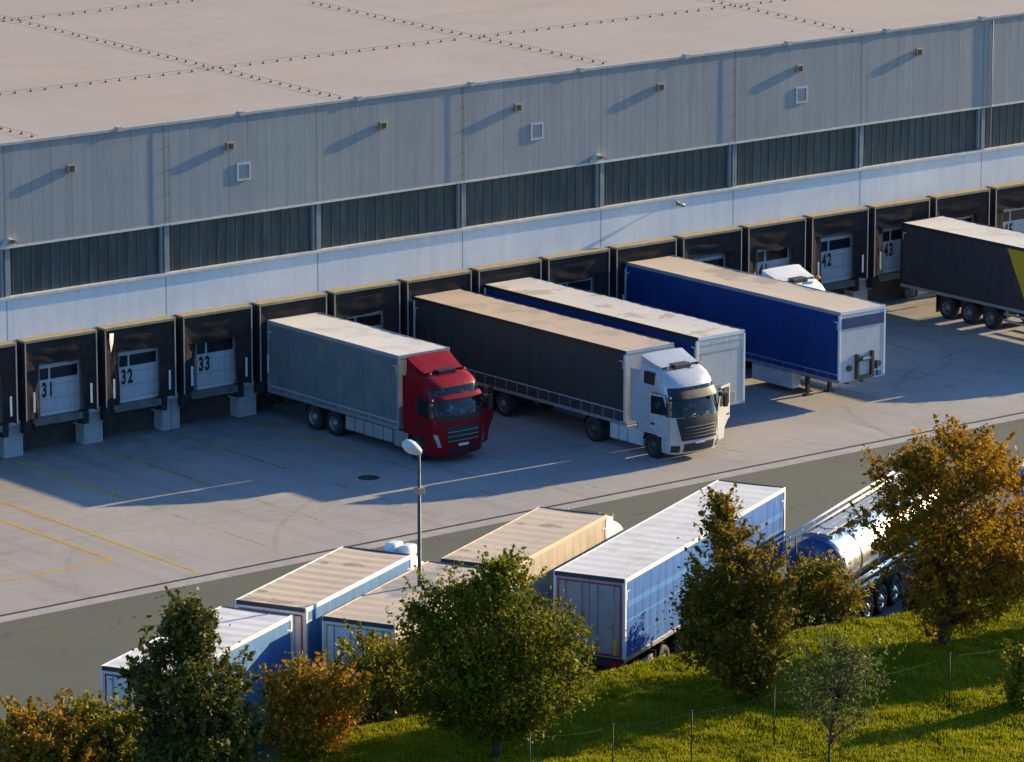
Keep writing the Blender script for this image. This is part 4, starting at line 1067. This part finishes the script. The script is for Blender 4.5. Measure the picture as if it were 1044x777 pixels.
# ------------------------------------------------------------------ trees and bushes
LAT = Vector((math.cos(R(38.9)), -math.sin(R(38.9)), 0)); DEP = Vector((math.sin(R(38.9)), math.cos(R(38.9)), 0))
SC = 1/31.5
def tree(name, label, cat, base, bx, by, outline, cols, leaves, trunk_r=.12, leaf=.075, clump=.22, gap=.0, limbs=26, depth=.85, trans=.3, seed=1, trunk_h=.75, shell=2.2, patch=.5, group=None, per=38, bz=None, shoot=1.0, env=1.0, fat=.90, bark='bark'):
    """outline: (row, left, right) silhouette rows measured on a 31.5-per-metre rule with the foot at (bx, by)"""
    rg = np.random.default_rng(seed); z0 = lawn_z(*base)-.05 if bz is None else bz
    root = empty(name, (*base, z0), 0, label, cat, group)
    rows = sorted(((by-r)*SC/.9755*.97-.05, ((l+q)/2-bx)*SC-(q-l)/2*SC*fat, ((l+q)/2-bx)*SC+(q-l)/2*SC*fat) for r, l, q in outline)
    H = np.array([r[0] for r in rows]); Lf = np.array([r[1] for r in rows]); Rt = np.array([r[2] for r in rows])
    nc = leaves//per; cs = []; off = Vector((seed*3.1, 0, 0))
    wmax = (Rt-Lf).max()
    shoots = []
    while len(cs) < nc:
        h = rg.uniform(H[0], H[-1]); l = np.interp(h, H, Lf); r = np.interp(h, H, Rt)
        if rg.random() > (r-l)/wmax + .08: continue
        ang = rg.uniform(0, 2*np.pi); rad = rg.random()**(1/shell)
        w_ = .86 + env*.34*mnoise.noise(Vector((math.cos(ang)*1.6, math.sin(ang)*1.6, h*1.1))+off) + env*.18*mnoise.noise(Vector((math.cos(ang)*4, math.sin(ang)*4, h*2.6))+off)
        rad *= min(1.12, max(.35, w_+.12))
        lx = (l+r)/2 + (r-l)/2*rad*math.cos(ang); dy = (r-l)/2*depth*rad*math.sin(ang)
        p = LAT*lx + DEP*dy + Vector((0,0,h))
        if gap > 0 and mnoise.noise(p*1.15+off)*.65 + mnoise.noise(p*2.6+off)*.35 < -.30+gap: continue
        cs.append(p)
        dirv = (LAT*math.cos(ang)*.7 + DEP*math.sin(ang)*.7 + Vector((0,0,.75+.5*rg.random())))
        shoots.append(dirv.normalized()*(rg.uniform(.25,.75) if rg.random() < .35 and rad > .55 else 0.0)*shoot)
    C = np.array([tuple(c) for c in cs]); SH = np.array([tuple(q) for q in shoots])
    n_ = nc*per
    cl = np.repeat(np.arange(nc), per); sg = clump*np.clip(rg.lognormal(-.1, .45, nc), .4, 2.0)[cl]
    tt = rg.random(n_); has = (np.abs(SH[cl]).sum(1) > 0)
    P_ = C[cl] + rg.normal(0, 1, (n_, 3))*(sg*np.where(has, .5*(1.2-tt), 1))[:, None]*np.array([1,1,.8]) + SH[cl]*tt[:, None]*1.25
    nrm = rg.normal(0, 1, (n_, 3)) + np.array([0,0,.5]); nrm /= np.linalg.norm(nrm, axis=1)[:, None]
    a = np.cross(nrm, rg.normal(0, 1, (n_, 3))); a /= np.linalg.norm(a, axis=1)[:, None]; b_ = np.cross(nrm, a)
    s = leaf*np.clip(rg.lognormal(-.05, .38, n_), .4, 1.9)[:, None]
    V = np.stack([P_-a*s, P_-b_*s*.55+nrm*s*.12, P_+a*s, P_+b_*s*.55+nrm*s*.12], 1).reshape(-1, 3)
    mk = name+'_leaves'+str(seed)
    m = foliage_mat(mk, cols, trans=trans, patch=patch)
    mesh_np('crown', V, np.arange(len(V)).reshape(-1, 4), m, root)
    # trunk and limbs
    q = MB(); top = H[-1]*trunk_h
    mid = lambda h: float(np.interp(h, H, (Lf+Rt)/2))*min(1, max(0, h/ (H[-1]*.6)))
    tp = [LAT*mid(h)*(h/top) + Vector((.05*math.sin(h*2+seed), .05*math.cos(h*1.7), h)) for h in np.linspace(0, top, 9)]
    tp[0] = Vector((0,0,-.1))
    q.tube(tp, [trunk_r*1.25]+[trunk_r*(1-.8*i/8) for i in range(1, 9)], 8)
    idx = rg.choice(nc, min(limbs, nc), replace=False)
    for i in idx:
        c = Vector(C[i]); hh_ = max(.25*top*.5, min(top*.95, c.z - .45*math.hypot(c.x, c.y) - .2))
        k = min(7, int(hh_/top*8)); f = hh_/top*8-k; s0 = tp[k].lerp(tp[k+1], min(1, max(0, f)))
        m1 = s0.lerp(c, .5) + Vector((rg.normal(0,.06), rg.normal(0,.06), .10)); r0 = max(.012, trunk_r*.42*(1-.6*hh_/top))
        q.tube([s0, s0.lerp(m1, .5)+Vector((0,0,.03)), m1, m1.lerp(c, .6)+Vector((0,0,.05)), c], [r0, r0*.8, r0*.55, r0*.35, .006], 5)
    q.build('trunk', M[bark], root, fixn=False)
    return root
DKG = [(.012,.020,.006),(.022,.032,.009),(.035,.045,.012),(.055,.055,.016)]
MAP = [(.038,.045,.008),(.08,.08,.012),(.12,.115,.018),(.20,.165,.035)]
GRN = [(.035,.048,.005),(.10,.11,.006),(.17,.165,.007),(.23,.20,.012)]
OLV = [(.06,.048,.007),(.15,.105,.008),(.22,.145,.010),(.32,.16,.012)]
GLD = [(.10,.065,.006),(.24,.12,.007),(.36,.19,.008),(.38,.28,.014)]
ORG = [(.10,.10,.008),(.22,.17,.008),(.32,.19,.010),(.36,.13,.015),(.34,.27,.02)]
YGR = [(.06,.07,.006),(.15,.145,.008),(.25,.21,.010),(.30,.20,.018)]
RED = [(.05,.025,.012),(.13,.04,.018),(.20,.055,.022),(.16,.09,.02)]
SLV = [(.06,.075,.014),(.12,.13,.028),(.18,.18,.055)]
tree('maple_tree', 'dark green maple with a narrow top, standing in front of the white short trailer', 'tree', (-24.9,-46.9), 195, 801,
     [(603,188,204),(617,163,218),(631,164,225),(650,160,224),(661,136,240),(678,137,260),(698,137,267),(718,145,268),(752,150,262),(780,165,250)], MAP, 25000, .14, .08, .19, .20, seed=2, trans=.28, fat=.84)
tree('broad_tree', 'round green tree with its right side sunlit yellow green, in the middle of the bank', 'tree', (-14.5,-48.1), 508, 747,
     [(556,503,520),(574,486,538),(581,436,548),(597,414,563),(624,408,597),(641,400,611),(668,404,608),(691,412,598),(708,440,570),(722,470,545)], GRN, 46000, trunk_r=.14, leaf=.062, clump=.19, gap=.06, seed=3, trans=.42, env=.8, depth=.7, fat=.87)
tree('olive_tree', 'olive brown tree with a thin spire top, between the blue trailer and the tanker', 'tree', (-4.87,-48.6), 765, 705,
     [(500,731,738),(515,727,745),(526,724,768),(548,716,776),(570,706,788),(590,703,800),(610,698,805),(640,692,800),(660,694,795),(680,735,790),(694,745,785)], OLV, 24000, .13, .07, .18, .29, seed=4, trans=.4, limbs=50, fat=1.02, depth=.75)
tree('shade_tree', 'tall tree just beyond the right frame edge, nearer the meadow', 'tree', (16.0,-50.4), 0, 0,
     [(-195,-25,25),(-175,-60,60),(-140,-85,85),(-100,-90,90),(-50,-75,75),(-25,-50,50)], GLD, 17000, .16, .13, .28, .0, seed=15, trans=.35, env=.7)
tree('golden_tree', 'large golden brown autumn tree in front of the tanker at the right', 'tree', (4.25,-47.75), 963, 648,
     [(420,976,986),(434,930,1000),(450,898,1030),(470,895,1050),(490,892,1056),(520,874,1060),(545,890,1064),(565,905,1066),(590,922,1058),(612,930,1010),(630,940,990)], GLD, 34000, .20, .072, .19, .30, seed=5, trans=.4, limbs=70, fat=1.03)
def bush(name, label, base, bx, by, outline, cols, leaves, seed, **k):
    k.setdefault('gap', .08)
    return tree(name, label, 'bush', base, bx, by, outline, cols, leaves, .05, k.pop('leaf', .07), .2, limbs=14, seed=seed, trunk_h=.6, shell=3.0, group='autumn bushes along the top of the bank', **k)
bush('autumn_bush', 'orange and yellow bush in the bottom left corner', (-27.2,-42.9), 45, 800, [(722,30,62),(735,2,85),(755,-15,96),(775,-25,100),(795,-20,95)], ORG, 12000, 21)
bush('green_bush', 'yellow green bush between the orange corner bush and the maple', (-25.2,-43.3), 112, 790, [(708,100,118),(718,78,140),(735,66,158),(760,70,165),(785,80,160)], YGR, 10000, 22)
bush('autumn_bush', 'glowing orange gold bush below the lorries, right of the maple', (-18.84,-44.3), 310, 757, [(672,295,340),(684,278,366),(702,268,370),(722,266,362),(742,272,350),(755,284,340)], ORG, 13000, 23)
bush('green_bush', 'green and red bush left of the round green tree', (-14.7,-42.1), 378, 779, [(655,350,402),(668,342,416),(690,345,425),(715,350,425),(775,358,420)], YGR[:3]+[(.2,.06,.02)], 9000, 24, bz=.5)
bush('shady_bush', 'dark bush low behind the round green tree', (-12.4,-42.0), 440, 768, [(655,415,470),(675,400,490),(700,405,500),(760,415,490)], DKG, 8000, 25, bz=.5)
bush('shady_bush', 'dark undergrowth touching the grass at the foot of the olive tree', (-.4,-41.8), 722, 697, [(600,705,760),(625,694,790),(650,690,795),(690,700,785)], OLV[:3], 9000, 26, bz=.3)
bush('autumn_bush', 'mottled orange and green bush in front of the blue tank end', (4.3,-42.3), 846, 678, [(570,814,850),(582,803,864),(604,797,874),(628,798,874),(650,800,872),(672,810,868)], YGR[:3]+[(.2,.09,.02),(.18,.05,.02)], 13000, 27, bz=.3)
bush('autumn_bush', 'brown gold bush low at the right frame edge, beside the golden tree', (11.6,-43.2), 1025, 644, [(540,1005,1060),(560,990,1070),(585,984,1075),(610,988,1070),(640,1000,1060)], GLD[:3]+[(.1,.1,.02)], 11000, 28, bz=.3)
bush('red_bush', 'low dark red bush between the tanker wheels and the golden tree trunk', (8.0,-42.3), 928, 654, [(590,930,960),(600,920,980),(615,918,990),(650,920,985)], RED, 7000, 29, bz=.3)
bush('red_bush', 'low dark bush right of the golden tree trunk', (10.5,-43.0), 999, 647, [(560,975,1020),(580,965,1045),(600,970,1050),(643,980,1040)], RED[:2]+OLV[:2], 7000, 30, bz=.3)
bush('conifer_bush', 'small yellow green conifer at the right frame edge on the meadow', (1.25,-54.4), 1047, 712, [(650,1040,1046),(665,1034,1056),(690,1028,1064),(708,1032,1062)], YGR, 4000, 31, gap=.0)
tree('young_tree', 'young silvery leaved tree standing alone on the lit meadow', 'tree', (-7.3,-54.9), 848, 769,
     [(643,845,862),(652,838,885),(665,822,896),(685,810,899),(700,806,898),(718,815,888),(735,830,872)], SLV, 5200, .045, .05, .10, .30, seed=9, trans=.3, limbs=120, per=16, trunk_h=.55, shoot=2.0, env=1.5, fat=.95)
